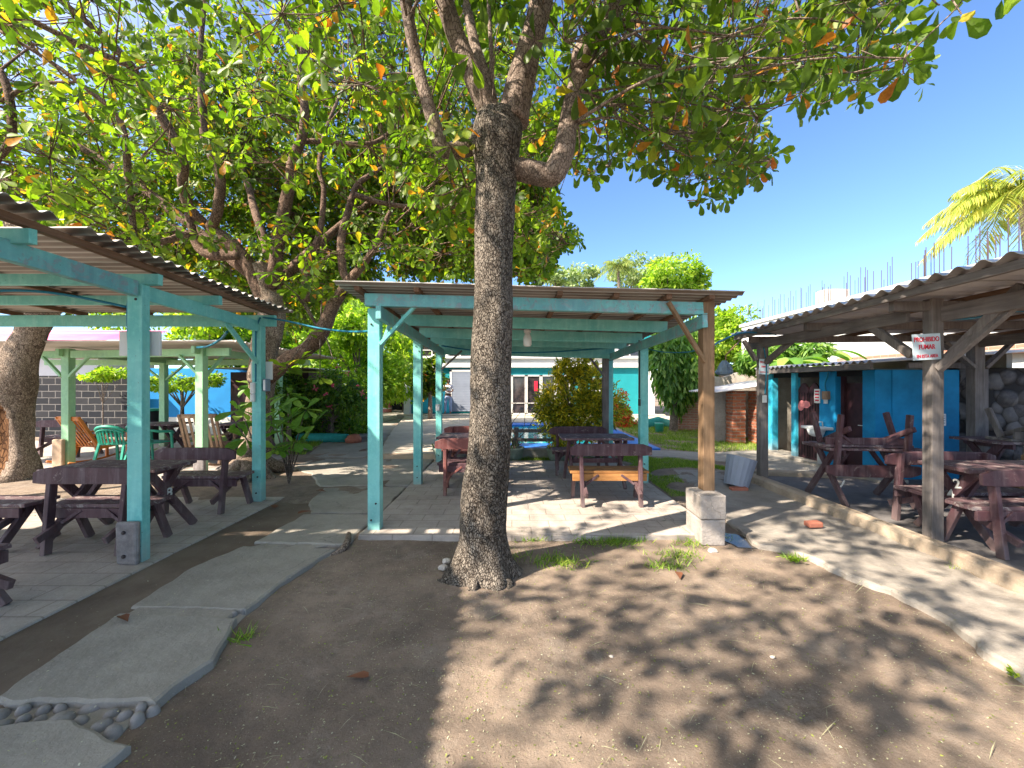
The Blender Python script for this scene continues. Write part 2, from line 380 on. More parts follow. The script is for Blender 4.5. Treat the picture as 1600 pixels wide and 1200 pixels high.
M['darkblock'] = bricks('black_block_wall', (.018, .02, .025), (.035, .035, .038), (.17, .16, .15), .40, .20, .013)
# rubble stone
k = N('rubble_stone', .9, .15); v = k.map((1, .01, 1.15), world=True)
d1 = k.vor(v, 3.4, rnd=.9); e = k.math('SUBTRACT', 1., k.math('MULTIPLY', d1, d1)); cc = k.vor(v, 3.4, 'F1', 'Color', rnd=.9)
cr = k.ramp(d1, [(.52, 1.), (.66, 0.)])
sepc = k.n('ShaderNodeSeparateColor'); k.l(cc, sepc.inputs[0])
c = k.mix(sepc.outputs[0], (.04, .038, .042), (.125, .115, .108))
c = k.mix(k.ramp(k.noise(v, 12, 6), [(.4, 0.), (.7, .45)]), c, (.18, .165, .145))
c = k.mix(cr, (.025, .023, .022), c); k.col(c); k.bump(k.ramp(e, [(.55, 0.), (1., 1.)]), 1., .12); k.bump(k.noise(v, 25, 5), .4, .01); M['rubble'] = k.m
# old grey rendered wall
k = N('stained_old_render', .9, .15); v = k.map(world=True)
c = k.mix(k.ramp(k.noise(v, 2, 8, .75), [(.35, 0.), (.65, 1.)]), (.20, .17, .14), (.52, .46, .40))
k.col(c); k.bump(k.noise(v, 12, 8, .75), .8, .03); M['oldwall'] = k.m
# dirt
k = N('packed_dirt', .95, .12); v = k.map(world=True)
c = k.mix(k.ramp(k.noise(v, .8, 6, .6), [(.35, 0.), (.65, 1.)]), (.165, .124, .095), (.37, .28, .21))
c = k.mix(k.ramp(k.noise(v, 5, 8, .75), [(.42, 0.), (.75, .7)]), c, (.10, .085, .07))
c = k.mix(k.ramp(k.noise(v, 2.3, 7, .8), [(.52, 0.), (.62, .45)]), c, (.34, .28, .225))
c = k.mix(k.ramp(k.vor(v, 3.1, rnd=1), [(.10, .35), (.2, 0.)]), c, (.11, .09, .075))
c = k.mix(k.ramp(k.noise(v, 90, 4, .8), [(.5, 0.), (.75, .55)]), c, (.30, .25, .20))
c = k.mix(k.ramp(k.vor(v, 55), [(.06, .55), (.13, 0.)]), c, (.40, .37, .31))
c = k.mix(k.ramp(k.vor(v, 23), [(.05, .6), (.10, 0.)]), c, (.26, .27, .11))
k.col(c); k.bump(k.noise(v, 6, 8, .7), .5, .05); k.bump(k.noise(v, 70, 6, .8), .9, .012); M['dirt'] = k.m
# brown strip
k = N('brown_silt', .85, .25); v = k.map(world=True)
c = k.mix(k.ramp(k.noise(v, 1.7, 6, .6), [(.35, 0.), (.65, 1.)]), (.12, .088, .064), (.20, .155, .115))
c = k.mix(k.ramp(k.noise(v, 12, 8, .75), [(.5, 0.), (.8, .6)]), c, (.22, .19, .15))
k.col(c); k.bump(k.noise(v, 30, 7, .7), .35, .01); M['silt'] = k.m
# turf soil
k = N('turf_soil', .95, .1); v = k.map(world=True)
c = k.mix(k.ramp(k.noise(v, 1.2, 6, .65), [(.35, 0.), (.7, 1.)]), (.09, .15, .025), (.20, .26, .05))
k.col(k.mix(k.ramp(k.noise(v, 15, 6, .7), [(.5, 0.), (.8, .6)]), c, (.10, .08, .05))); k.bump(k.noise(v, 30, 6), .6, .03); M['turf'] = k.m
gr = leafmat('grass_blades', [(0, (.10, .19, .02)), (.6, (.22, .35, .04)), (1, (.42, .48, .09))], .3); M['grass'] = gr
# water
k = N('pool_water', .04, .5); v = k.map(world=True)
k.col((.03, .46, .44)); k.bump(k.noise(v, 5, 3), .25, .03); M['water'] = k.m
k = N('puddle_water', .05, .5); k.col((.05, .045, .04)); k.b.inputs['Roughness'].default_value = .16; M['puddle'] = k.m
k = N('dark_glass', .08, .6); v = k.map(world=True)
k.col(k.mix(k.ramp(k.noise(v, 2.5, 4), [(.4, 0.), (.6, 1.)]), (.015, .015, .02), (.06, .045, .045))); M['glass'] = k.m
k = N('lamp_glass', .25, .5); k.col((.75, .76, .74)); M['bulb'] = k.m
# ---------------------------------------------------------------- ground
def axis(lo, hi, near, step, grow=1.18):
    xs = list(np.arange(near[0], near[1]+1e-6, step)); s_ = step
    while xs[-1] < hi: s_ *= grow; xs.append(min(hi, xs[-1]+s_))
    s_ = step
    while xs[0] > lo: s_ *= grow; xs.insert(0, max(lo, xs[0]-s_))
    return xs
def gh(x, y):
    n_ = noise.noise(Vector((x*.8, y*.8, 0)))*.018 + noise.noise(Vector((x*2.7, y*2.7, 3)))*.018 + noise.noise(Vector((x*8, y*8, 5)))*.007
    base = -.052
    if x < -2.0: base += .045*min(1, max(0, (y-5.0)/.6))
    if x > 2.2: base += .03*min(1, max(0, (y-4.2)/.6))
    return base + n_*min(1, max(.0, 1-(abs(x)+abs(y)-14)/20))
xs = axis(-500, 500, (-5, 5), .09); ys = axis(-60, 900, (.6, 8), .09)
mb = MB(); nx = len(xs)
mb.v = [(x, y, gh(x, y)) for y in ys for x in xs]
for j in range(len(ys)-1):
    for i in range(nx-1):
        mb.f.append((j*nx+i, j*nx+i+1, (j+1)*nx+i+1, (j+1)*nx+i)); mb.sm.append(True)
tag(mb.build('ground', M['dirt'], origin=(0,0,0)), kind='structure')

def slab(name, poly, z0, z1, m, jit=.02, step=.14, cham=.02, seed=0, kind='structure', parent=None, sag=0.):
    pts = []
    n_ = len(poly)
    for i in range(n_):
        a = Vector(poly[i]+(0,)); b = Vector(poly[(i+1) % n_]+(0,)); L = (b-a).length; k_ = max(1, int(L/step))
        d = (b-a).normalized(); nn = Vector((d.y, -d.x, 0))
        for j in range(k_):
            p = a.lerp(b, j/k_)
            q = noise.noise(Vector((p.x*2.1+seed, p.y*2.1, 7)))+.5*noise.noise(Vector((p.x*7+seed, p.y*7, 2)))
            pts.append((p+nn*q*jit*2, nn, q))
    mb = MB(); N_ = len(pts); vs = []
    for (p, nn, q) in pts: vs.append((p.x+nn.x*cham*.4, p.y+nn.y*cham*.4, z0))
    for (p, nn, q) in pts: vs.append((p.x, p.y, z1-cham*(.8+q*.6)))
    for (p, nn, q) in pts: vs.append((p.x-nn.x*cham*1.3, p.y-nn.y*cham*1.3, z1-abs(q)*cham*.2*(1 if sag else 1)))
    fs = []
    for L in (0, 1):
        for i in range(N_): j = (i+1) % N_; fs.append((L*N_+i, L*N_+j, (L+1)*N_+j, (L+1)*N_+i))
    fs.append(tuple(range(2*N_, 3*N_)))
    mb.add(vs, fs)
    o = mb.build(name, m, parent, origin=(0, 0, 0))
    return tag(o, kind=kind) if kind else o
# left path: separate worn slabs with cobble joints
slab('path', [(-2.75,.9),(-1.72,.9),(-1.70,1.76),(-2.10,1.90),(-2.78,1.84)], -.12, .0, M['pathstone'], .026, .05, .012, 1)
slab('path', [(-2.62,2.02),(-1.80,2.0),(-1.76,2.3),(-1.88,2.72),(-2.72,2.76),(-2.66,2.4)], -.12, .005, M['pathstone'], .026, .05, .012, 2)
slab('path', [(-2.74,2.86),(-1.90,2.83),(-1.86,3.3),(-1.70,3.86),(-2.66,3.92),(-2.80,3.4)], -.12, .0, M['pathstone'], .026, .05, .012, 3)
slab('path', [(-2.6,4.0),(-1.68,3.98),(-1.66,4.4),(-1.63,4.85),(-2.55,4.85)], -.12, .008, M['pathstone'], .026, .05, .012, 4)
slab('path', [(-2.5,4.93),(-1.65,4.93),(-1.64,6.2),(-2.9,6.1),(-2.75,5.4)], -.12, .0, M['pathstone'], .026, .05, .012, 5)
slab('path', [(-3.0,6.2),(-1.64,6.28),(-1.64,8.55),(-4.3,8.5),(-4.5,7.7),(-3.6,7.1)], -.12, .006, M['pathstone'], .03, .15, .02, 6)
slab('path', [(-4.5,8.6),(-1.64,8.62),(-3.3,13),(-5.5,24),(-8.2,24),(-5.6,12)], -.12, .0, M['pathstone'], .05, .3, .02, 7)
slab('path', [(-2.66,2.3),(-1.98,2.3),(-1.95,2.8),(-1.93,3.9),(-1.8,4.0),(-1.72,4.9),(-2.45,4.9),(-2.5,4.0),(-2.62,3.9),(-2.70,2.8)], -.14, -.006, M['pathstone'], .0, .2, .01, 28)
slab('kerb', [(-2.68,1.0),(-1.80,1.0),(-1.95,3.9),(-2.62,4.6),(-1.8,4.6)][:3]+[(-1.8,4.6),(-2.5,4.6)], -.14, -.034, M['pathstone'], .0, .2, .02, 8)
# cobbles in the joints
mb = MB()
def cobble(c, rx, ry, h, seed):
    vs = []; n_ = 12; a0 = rnd.uniform(0, 3.1); z0 = c[2]-.06
    ca, sa = math.cos(a0), math.sin(a0)
    rings = [(1.0, 0.), (1.02, .45), (.88, .8), (.55, .97)]
    for (s_, hz) in rings:
        for k_ in range(n_):
            t = 2*math.pi*k_/n_; q = 1+.14*noise.noise(Vector((math.cos(t)+seed, math.sin(t), hz)))
            x = rx*s_*q*math.cos(t); y = ry*s_*q*math.sin(t)
            vs.append((c[0]+x*ca-y*sa, c[1]+x*sa+y*ca, z0+(h+.06)*hz))
    vs.append((c[0], c[1], z0+h+.06)); fs = []
    for i in range(3):
        for k_ in range(n_): k2 = (k_+1) % n_; fs.append((i*n_+k_, i*n_+k2, (i+1)*n_+k2, (i+1)*n_+k_))
    for k_ in range(n_): fs.append((3*n_+k_, 3*n_+(k_+1) % n_, 4*n_))
    mb.add(vs, fs, True)
cps = []
for (x0, x1, y0, y1, n_, s_) in ((-2.74,-1.78,1.86,2.0,30,.055),(-1.98,-1.88,2.76,2.84,2,.03)):
    tries = 0; got = []
    while len(got) < n_ and tries < 900:
        tries += 1; x, y = rnd.uniform(x0, x1), rnd.uniform(y0, y1); r_ = s_*rnd.uniform(.55, 1.15)
        if all(math.hypot(x-a, y-b) > (r_+c_)*.80 for a, b, c_ in got): got.append((x, y, r_))
    for (x, y, r_) in got: cobble((x, y, -.045), r_, r_*rnd.uniform(.7, .95), .030+rnd.uniform(0, .016), x*37)
tag(mb.build('path', M['cobble'], origin=(0,0,0)), kind='structure')
# left pavilion floor and silt strip
slab('pavement', [(-8.2,-1),(-3.22,-1),(-3.22,5.65),(-8.2,5.6)], -.12, .0, M['slab'], .006, .3, .012, 9)
slab('ground', [(-3.3,.5),(-2.55,.5),(-2.5,4.6),(-2.45,5.3),(-2.3,6.1),(-3.2,5.95),(-3.3,5.6)], -.09, -.018, M['silt'], .02, .2, .02, 10)
# centre pavilion floor
slab('pavement', [(-1.62,4.18),(2.24,4.2),(2.22,8.25),(-1.62,8.25)], -.12, .012, M['slab'], .01, .2, .018, 11)
# right path
slab('path', [(2.62,5.2),(2.5,4.35),(2.5,4.0),(2.78,3.72),(2.82,3.35),(3.0,3.1),(2.98,2.7),(2.86,2.45),(2.8,1.5),(3.95,1.5),(3.95,6.4),(3.0,6.4)], -.12, .0, M['pathright'], .05, .05, .018, 12)
slab('path', [(2.9,6.5),(3.9,6.46),(4.0,7.4),(3.0,7.5)], -.1, -.01, M['pathright'], .03, .12, .02, 13)
slab('path', [(2.8,9.0),(4.7,8.2),(5.2,6.9),(6.0,6.8),(6.0,9.6),(4.6,9.3),(3.6,9.6),(2.9,10.4),(3.9,14.5),(3.7,14.6),(3.45,9.9)], -.1, .0, M['pathstone'], .03, .15, .02, 14)
slab('path', [(2.75,6.9),(3.3,6.3),(3.6,6.35),(3.35,7.2)], -.1, -.005, M['pathstone'], .03, .1, .02, 15)
# right pavilion floor and kerb
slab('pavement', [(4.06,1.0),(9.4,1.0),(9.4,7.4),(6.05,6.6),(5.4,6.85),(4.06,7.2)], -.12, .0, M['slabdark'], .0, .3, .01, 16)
slab('kerb', [(3.90,1.0),(4.09,1.0),(4.07,4.0),(4.07,7.0),(3.88,7.0),(3.92,4.0)], -.12, .12, M['kerbcon'], .014, .12, .03, 17)
slab('kerb', [(4.12,7.0),(5.5,6.72),(5.5,6.88),(4.12,7.18)], -.12, .08, M['kerbcon'], .012, .12, .02, 18)
# lawn
slab('lawn', [(2.26,5.6),(2.75,5.6),(2.75,6.4),(3.0,7.6),(3.9,7.6),(4.1,7.0),(6.0,6.9),(6.1,9.5),(9,13.6),(9,18),(3.8,15.6),(3.75,9.9),(2.3,9.4)], -.1, -.03, M['turf'], .04, .2, .03, 19)
slab('lawn', [(-1.5,8.3),(2.2,8.3),(2.2,8.75),(-1.5,8.75)], -.1, -.02, M['turf'], .03, .2, .03, 20)
slab('lawn', [(-5.2,9.0),(-4.7,9.0),(-5.8,13),(-7.0,20),(-10,20),(-9,9.2)], -.1, -.0, M['turf'], .06, .3, .03, 21)
# pool deck
slab('pavement', [(-2.9,8.62),(-1.2,8.7),(-.95,9.7),(-.95,20.4),(-5.4,20.4),(-3.7,12)], -.12, .11, M['deck'], .02, .25, .02, 22)
slab('pavement', [(-.93,16.0),(7.4,16.0),(7.4,20.4),(-.93,20.4)], -.12, .08, M['deck'], .01, .3, .02, 23)
slab('step', [(-2.95,8.45),(-1.3,8.45),(-1.3,8.62),(-2.95,8.60)], -.12, .10, M['stepcon'], .01, .15, .02, 24)
slab('step', [(-5.4,18.6),(7.2,18.6),(7.2,18.9),(-5.4,18.9)], -.1, .17, M['deck'], .01, .4, .02, 25)
# left far yard
slab('pavement', [(-13.5,6.75),(-5.0,6.7),(-4.9,10.8),(-13.5,11.2)], -.12, .0, M['slab'], .03, .3, .02, 26)

# swimming pool
pool = thing('swimming_pool', 'rectangular swimming pool with blue painted rim and turquoise water behind the middle pavilion', 'swimming pool', (1.4, 12.8, 0))
mb = MB()
for (x0,x1,y0,y1) in ((-.92,3.6,9.6,10.45),(-.92,3.6,15.2,15.95),(-.92,-.45,10.45,15.2),(3.1,3.6,10.45,15.2)): mb.box(x0,x1,y0,y1,-.12,.045)
mb.build('rim', M['poolblue'], pool, .015)
mb = MB(); mb.box(-.45,3.1,10.45,15.2,-.16,-.03); mb.build('water', M['water'], pool)

# ---------------------------------------------------------------- corrugated sheets
def corr(name, parent, x0, x1, y0, y1, zf, lam, amp, m, th=.004, xn=6, dx=None, origin=None):
    n_ = max(2, int((y1-y0)/lam*8)); mb = MB(); cols = xn+1; rows = n_+1
    for lay in (0, 1):
        for j in range(rows):
            y = y0+(y1-y0)*j/n_
            for i in range(cols):
                x = x0+(x1-x0)*i/xn
                mb.v.append((x, y, zf(x, y)+amp*math.cos(2*math.pi*y/lam)+(th if lay else 0)))
    L = rows*cols
    for j in range(rows-1):
        for i in range(cols-1):
            a = j*cols+i
            mb.f.append((a, a+cols, a+cols+1, a+1)); mb.sm.append(True)
            mb.f.append((L+a, L+a+1, L+a+cols+1, L+a+cols)); mb.sm.append(True)
    for j in range(rows-1):
        for i in (0, cols-1):
            a = j*cols+i; mb.f.append((a, L+a, L+a+cols, a+cols) if i else (a, a+cols, L+a+cols, L+a)); mb.sm.append(False)
    for i in range(cols-1):
        for j in (0, rows-1):
            a = j*cols+i; mb.f.append((a, a+1, L+a+1, L+a)); mb.sm.append(False)
    return mb.build(name, m, parent, origin=origin)
def roof_sheets(parent, x0, x1, y0, y1, zf, lam, amp, m, wid=.8, jx=.03, skip=None):
    y = y0; i = 0
    while y < y1-.15:
        e = min(y1, y+wid+lam*.9); j1 = rnd.uniform(-jx, jx); a0, a1 = x0+rnd.uniform(-jx, jx), x1+j1
        if skip: a0, a1, e = skip(i, a0, a1, y, e)
        dz = .007*(i % 2)
        corr('roof_sheet', parent, a0, a1, y, e, lambda X, Y: zf(X, Y)+dz+.006*noise.noise(Vector((X*.9, Y*.9, 1))), lam, amp, m)
        y += wid; i += 1
def textmesh(name, s_, size, m, parent, mat4, ext=.0015, align='CENTER'):
    c = bpy.data.curves.new(name, 'FONT'); c.body = s_; c.size = size; c.extrude = ext; c.align_x = align; c.align_y = 'CENTER'; c.offset = size*.018
    t = bpy.data.objects.new(name+'_tmp', c); COL.objects.link(t)
    dg = bpy.context.evaluated_depsgraph_get(); me = bpy.data.meshes.new_from_object(t.evaluated_get(dg))
    COL.objects.unlink(t); bpy.data.objects.remove(t)
    me.materials.clear()
    off = LOC[parent.name]; me.transform(Matrix.Translation(-off) @ mat4)
    me.name = name
    return link(name, me, m, parent)

# ---------------------------------------------------------------- left pavilion
pl = thing('pavilion', 'turquoise timber pavilion with corrugated zinc roof at the left edge over the number 8 table', 'pavilion', (-5.4, 2.5, 0))
zL = lambda x, y: 2.735-.042*(y-2.4)
bt = lambda y: 2.555-.036*(y-2.65)      # top of the long beam
def post(parent, x, y, z0, z1, wx, wy, m, name='post', bev=.006):
    mb = MB(); mb.box(x-wx/2, x+wx/2, y-wy/2, y+wy/2, z0, z1)
    return mb.build(name, m, parent, bev, .003)
post(pl, -3.385, 3.60, 0, 2.50, .135, .085, M['teal'])
post(pl, -3.47, 5.44, 0, 2.47, .125, .11, M['teal'])
post(pl, -3.32, 1.4, 0, 2.53, .14, .10, M['teal']); post(pl, -7.5, 1.4, 0, 2.5, .14, .1, M['teal'])
post(pl, -7.5, 5.4, 0, 2.44, .13, .11, M['teal'])
mb = MB(); mb.box(-3.50, -3.315, 3.50, 3.545, 0, .375); f_ = mb.build('post_foot', M['foot'], pl, .02, .006)
for z in (.08, .29):
    mb = MB(); mb.lathe((0,0,0), [(.016,0),(.016,.015)], 10, axis=Matrix.Rotation(R(90), 3, 'X')); mb.v = [(a-3.42, b+3.5, c+z) for a,b,c in mb.v]; mb.build('bolt', M['brass'], f_)
mb = MB(); mb.bar((-3.30, -1, bt(-1)-.07), (-3.36, 3.545, bt(3.55)-.07), .055, .14); mb.build('beam', M['tealbeam'], pl, .005, .004)
mb = MB(); mb.bar((-3.40, 3.655, bt(3.65)-.075), (-3.46, 5.38, bt(5.38)-.075), .055, .14); mb.build('beam', M['teal'], pl, .005, .004)
for y in (1.5, 2.65, 3.62, 4.38, 5.42):
    hh = .10 if y < 5 else .15
    mb = MB(); mb.bar((-8, y, bt(y)+.03-(hh-.1)/2), (-3.17-.01*y, y, bt(y)+.03-(hh-.1)/2), .05, hh); mb.build('cross_beam', M['teal'], pl, .004, .003)
mb = MB(); mb.bar((-7.5, -1, 2.5), (-7.5, 5.4, 2.35), .05, .14); mb.build('beam', M['teal'], pl, .005)
for x in (-3.27, -4.1, -5.0, -5.9, -6.8):
    mb = MB(); y0_, y1_ = -1.0, 5.5; mb.bar((x, y0_, zL(x, y0_)-.045), (x, y1_, zL(x, y1_)-.045), .06, .05); mb.build('purlin', M['purlin'], pl)
mb = MB(); mb.bar((-3.455, 4.78, bt(4.8)-.13), (-3.455, 5.39, 1.88), .03, .06, (0,0,1)); mb.build('brace', M['teal'], pl, .004)
def skipL(i, a0, a1, y, e):
    if abs(y-2.0) < .45: return a0, a1, e-.22
    return a0, a1, e
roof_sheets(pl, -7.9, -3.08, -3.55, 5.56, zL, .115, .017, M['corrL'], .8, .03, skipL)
# boards and boxes on its posts
mb = MB(); mb.box(-3.63, -3.25, 3.665, 3.685, 1.86, 2.09); tag(mb.build('notice_board', M['white'], None, .004), 'white board fixed behind the nearest turquoise post', 'board', 'white boards behind the pavilion posts')
mb = MB(); mb.box(-3.63, -3.33, 5.51, 5.53, 1.66, 1.91); tag(mb.build('notice_board', M['white'], None, .004), 'white board fixed behind the turquoise post by the big tree', 'board', 'white boards behind the pavilion posts')
def box_thing(name, label, cat, x0,x1,y0,y1,z0,z1, m, lid=True, group=None, bev=.008):
    t = thing(name, label, cat, ((x0+x1)/2, y1, z0), group)
    mb = MB(); mb.box(x0,x1,y0,y1,z0,z1); mb.build('case', m, t, bev)
    if lid:
        mb = MB(); mb.box(x0+.012,x1-.012,y0-.006,y0+.004,z0+.014,z1-.014); mb.build('cover', M['whitegloss'] if m != M['whitegloss'] else M['white'], t, .003)
    return t
box_thing('switch_box', 'upper white switch box on the turquoise post by the big tree', 'switch box', -3.535,-3.475,5.35,5.382,1.47,1.62, M['whitegloss'])
box_thing('switch_box', 'lower white switch box right under the other on the same turquoise post', 'switch box', -3.535,-3.475,5.35,5.382,1.36,1.465, M['whitegloss'])
box_thing('socket_box', 'grey socket box on the right side of the turquoise post by the big tree', 'socket box', -3.395,-3.345,5.40,5.50,1.50,1.67, M['bagblue'])

# ---------------------------------------------------------------- centre pavilion
pc = thing('pavilion', 'small turquoise pavilion behind the middle tree with a brown timber post at its right corner', 'pavilion', (.3, 6.2, 0))
zC = lambda x, y: 2.645-.030*(y-4.05)-.026*(x+1.85)
for (x, y, w_, m_) in ((-1.505,4.37,.135,'teal'),(-1.5,6.33,.125,'teal'),(-1.5,8.16,.12,'teal'),(2.12,6.41,.135,'teal'),(1.93,8.2,.12,'greywood'),(2.05,8.28,.10,'teal')):
    post(pc, x, y, 0, zC(x, y)-.20, w_, .11, M[m_])
post(pc, 2.11, 4.31, .455, 2.50, .125, .13, M['rawwood'])
mb = MB(); mb.bar((-1.58, 4.275, zC(-1.58,4.3)-.055-.07), (2.10, 4.275, zC(2.1,4.3)-.055-.07), .05, .135); mb.build('beam', M['tealbeam'], pc, .006, .004)
for (xa, xb) in ((-1.415, -1.415), (2.045, 2.02)):
    mb = MB(); mb.bar((xa, 4.20, zC(xa,4.2)-.27), (xb, 8.3, zC(xb,8.3)-.27), .055, .14); mb.build('beam', M['tealbeam'], pc, .006, .004)
for y, h_ in ((5.38,.15),(6.42,.16),(7.3,.15),(8.12,.25)):
    mb = MB(); mb.bar((-1.5, y, zC(-1.5,y)-.055-h_/2), (2.1, y, zC(2.1,y)-.055-h_/2), .045, h_); mb.build('cross_beam', M['teal'], pc, .005, .004)
for x in (-1.62, -1.0, -.25, .5, 1.1, 1.65, 2.08):
    mb = MB(); mb.bar((x, 4.13+rnd.uniform(-.02,.05), zC(x,4.15)-.034), (x+rnd.uniform(-.03,.03), 8.3, zC(x,8.3)-.034), .055, .045); mb.build('purlin', M['purlin'], pc)
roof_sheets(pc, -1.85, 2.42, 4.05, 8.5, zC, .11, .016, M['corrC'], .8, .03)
for a, b, m_, w_ in (((-1.43,4.31,2.03),(-1.03,4.31,2.47),'teal',.055),((2.06,4.235,1.83),(1.66,4.215,2.47),'rawwood',.06),((-1.47,4.45,2.0),(-1.47,4.85,2.38),'teal',.05),((2.10,4.44,1.95),(2.08,4.86,2.33),'rawwood',.05),
                     ((-1.44,8.1,1.9),(-1.02,8.1,2.28),'greywood',.05),((1.9,8.14,1.75),(1.55,8.14,2.2),'greywood',.05)):
    mb = MB(); mb.bar(a, b, .035, w_, (0,1,0)); mb.build('brace', M[m_], pc, .004)
for (x, y, z) in ((-1.5,6.27,.12),(-1.5,6.27,.30),(-1.5,8.10,.14),(-1.52,6.27,2.2),(-1.47,6.27,2.12),(2.12,6.35,.14),(2.12,6.35,.32),(-1.53,4.31,.12),(-1.48,4.31,.30),(-1.53,4.31,2.25),(2.10,4.26,2.2)):
    mb = MB(); mb.lathe((0,0,0), [(.011,0),(.010,.006)], 8, axis=Matrix.Rotation(R(90), 3, 'X')); mb.v = [(a+x, b+y, c+z) for a,b,c in mb.v]; mb.build('bolt', M['brass'], pc)
for (x, y, z) in ((-3.47,5.38,.12),(-3.45,5.38,.34),(-3.40,3.555,2.42),(-3.37,3.555,2.36),(-3.47,5.38,2.30)):
    mb = MB(); mb.lathe((0,0,0), [(.012,0),(.011,.006)], 8, axis=Matrix.Rotation(R(90), 3, 'X')); mb.v = [(a+x, b+y, c+z) for a,b,c in mb.v]; mb.build('bolt', M['brass'], pl)
# block under its corner
bl = thing('concrete_block', 'pale concrete block pile carrying the brown corner post of the middle pavilion', 'concrete block', (2.0, 4.2, -.06))
for z0, z1, dx in ((-.06,.205,0),(.21,.455,.004)):
    mb = MB(); mb.box(1.93+dx, 2.19+dx, 4.06, 4.42, z0, z1); mb.build('block', M['block'], bl, .012, .006)
# lamp
la = thing('ceiling_lamp', 'white jar lamp hanging under the roof of the middle pavilion', 'lamp', (.23, 5.9, 2.45))
mb = MB(); mb.lathe((.23,5.9,2.36), [(.05,0),(.055,.03),(.05,.05)], 14); mb.tube([(.23,5.9,2.40),(.23,5.9,2.54)], .008, 6); mb.build('socket', M['whitegloss'], la)
mb = MB(); mb.lathe((.23,5.9,2.155), [(.02,0),(.05,.008),(.062,.03),(.062,.13),(.045,.17),(.038,.2)], 16); mb.build('lamp_shade', M['bulb'], la)
box_thing('switch_box', 'small white switch box on the rear left post of the middle pavilion', 'switch box', -1.55,-1.47,8.06,8.098,1.05,1.19, M['whitegloss'])
box_thing('switch_box', 'dark grey switch box on the right turquoise post of the middle pavilion', 'switch box', 2.03,2.052,6.32,6.40,1.25,1.36, M['brass'], False)

# ---------------------------------------------------------------- right pavilion
pr = thing('pavilion', 'grey unpainted timber pavilion with wavy cement roof at the right edge', 'pavilion', (5.8, 3.5, 0))
zR = lambda x, y: 2.535-.030*(y-2.87)+.012*(x-3.7)
post(pr, 4.265, 4.02, 0, 2.46, .12, .10, M['greywood']); post(pr, 4.05, 6.42, 0, 2.36, .125, .11, M['greywood'])
post(pr, 7.3, 6.25, 0, 2.36, .16, .13, M['greywood']); post(pr, 4.3, 1.3, 0, 2.5, .17, .13, M['greywood']); post(pr, 7.6, 2.5, 0, 2.45, .16, .13, M['greywood'])
mb = MB(); mb.bar((4.33, .0, 2.40), (4.325, 4.0, 2.30), .06, .15); mb.build('beam', M['greywoodY'], pr, .008, .006)
mb = MB(); mb.bar((4.10, 4.10, 2.30), (4.00, 6.7, 2.24), .06, .13); mb.build('beam', M['greywoodY'], pr, .008, .006)
mb = MB(); mb.bar((7.4, 0, 2.36), (7.3, 6.7, 2.24), .06, .15); mb.build('beam', M['greywoodY'], pr, .006)
for y in (1.6, 2.9, 4.02, 5.2, 6.42):
    mb = MB(); z_ = zR(4, y)-.12; mb.bar((3.84, y, z_), (8.2, y+.02, z_+.04), .06, .10); mb.build('cross_beam', M['greywood'], pr, .006, .004)
for x in (3.74, 4.6, 5.5, 6.4, 7.3, 8.0):
    mb = MB(); mb.bar((x, -.5, zR(x,-.5)-.055), (x, 6.65, zR(x,6.65)-.055), .05, .07 if x < 4 else .05); mb.build('purlin', M['greywoodY' if x < 4 else 'purlin'], pr, .004)
roof_sheets(pr, 3.64, 8.3, -.6, 6.62, zR, .17, .024, M['corrwhite'], 1.02, .02)
for a, b in (((4.14,4.10,1.90),(4.09,4.62,2.33)),((4.33,3.94,1.86),(4.36,3.38,2.44)),((4.25,3.96,1.75),(4.42,3.42,2.36)),((4.05,6.33,1.95),(4.12,5.7,2.3)),((4.11,6.42,1.93),(4.5,6.42,2.28)),((3.95,6.42,1.98),(3.75,6.42,2.3)),
             ((7.22,6.2,1.85),(6.75,6.2,2.25)),((7.38,6.2,1.85),(7.85,6.2,2.28))):
    mb = MB(); mb.bar(a, b, .05, .085, (0,1,0)); mb.build('brace', M['greywood'], pr, .006, .004)
def sign(x0, x1, y, z0, z1, label, tilt=0.):
    t = thing('warning_sign', label, 'sign', ((x0+x1)/2, y, z0), 'no smoking signs')
    mb = MB(); mb.box(x0, x1, y-.006, y, z0, z1); o1 = mb.build('board', M['sign'], t, .002)
    cx = (x0+x1)/2; wd = x1-x0; ht = z1-z0
    rot = Matrix.Rotation(R(90), 4, 'X')
    for s_, fy, sz in (('PROHIBIDO', .78, .205), ('FUMAR', .49, .205), ('EN ESTA AREA', .14, .14)):
        mat4 = Matrix.Translation((cx, y-.0075, z0+ht*fy)) @ rot @ Matrix.Diagonal((.82*(1.0 if len(s_)>5 else 1.05), 1.12, 1, 1))
        textmesh('lettering', s_, sz*wd/1.0*1.02, M['redtext'], t, mat4)
    t.rotation_euler = (0, tilt, 0); return t
sign(3.995, 4.275, 3.955, 1.84, 2.10, 'white sign with red PROHIBIDO FUMAR lettering on the near grey post', R(-3))
sign(3.945, 4.105, 6.345, 1.755, 2.00, 'small white sign with faint red lettering on the far grey post', R(2))
box_thing('switch_box', 'white switch box low on the far grey post of the right pavilion', 'switch box', 4.00,4.07,6.33,6.353,1.30,1.42, M['whitegloss'])

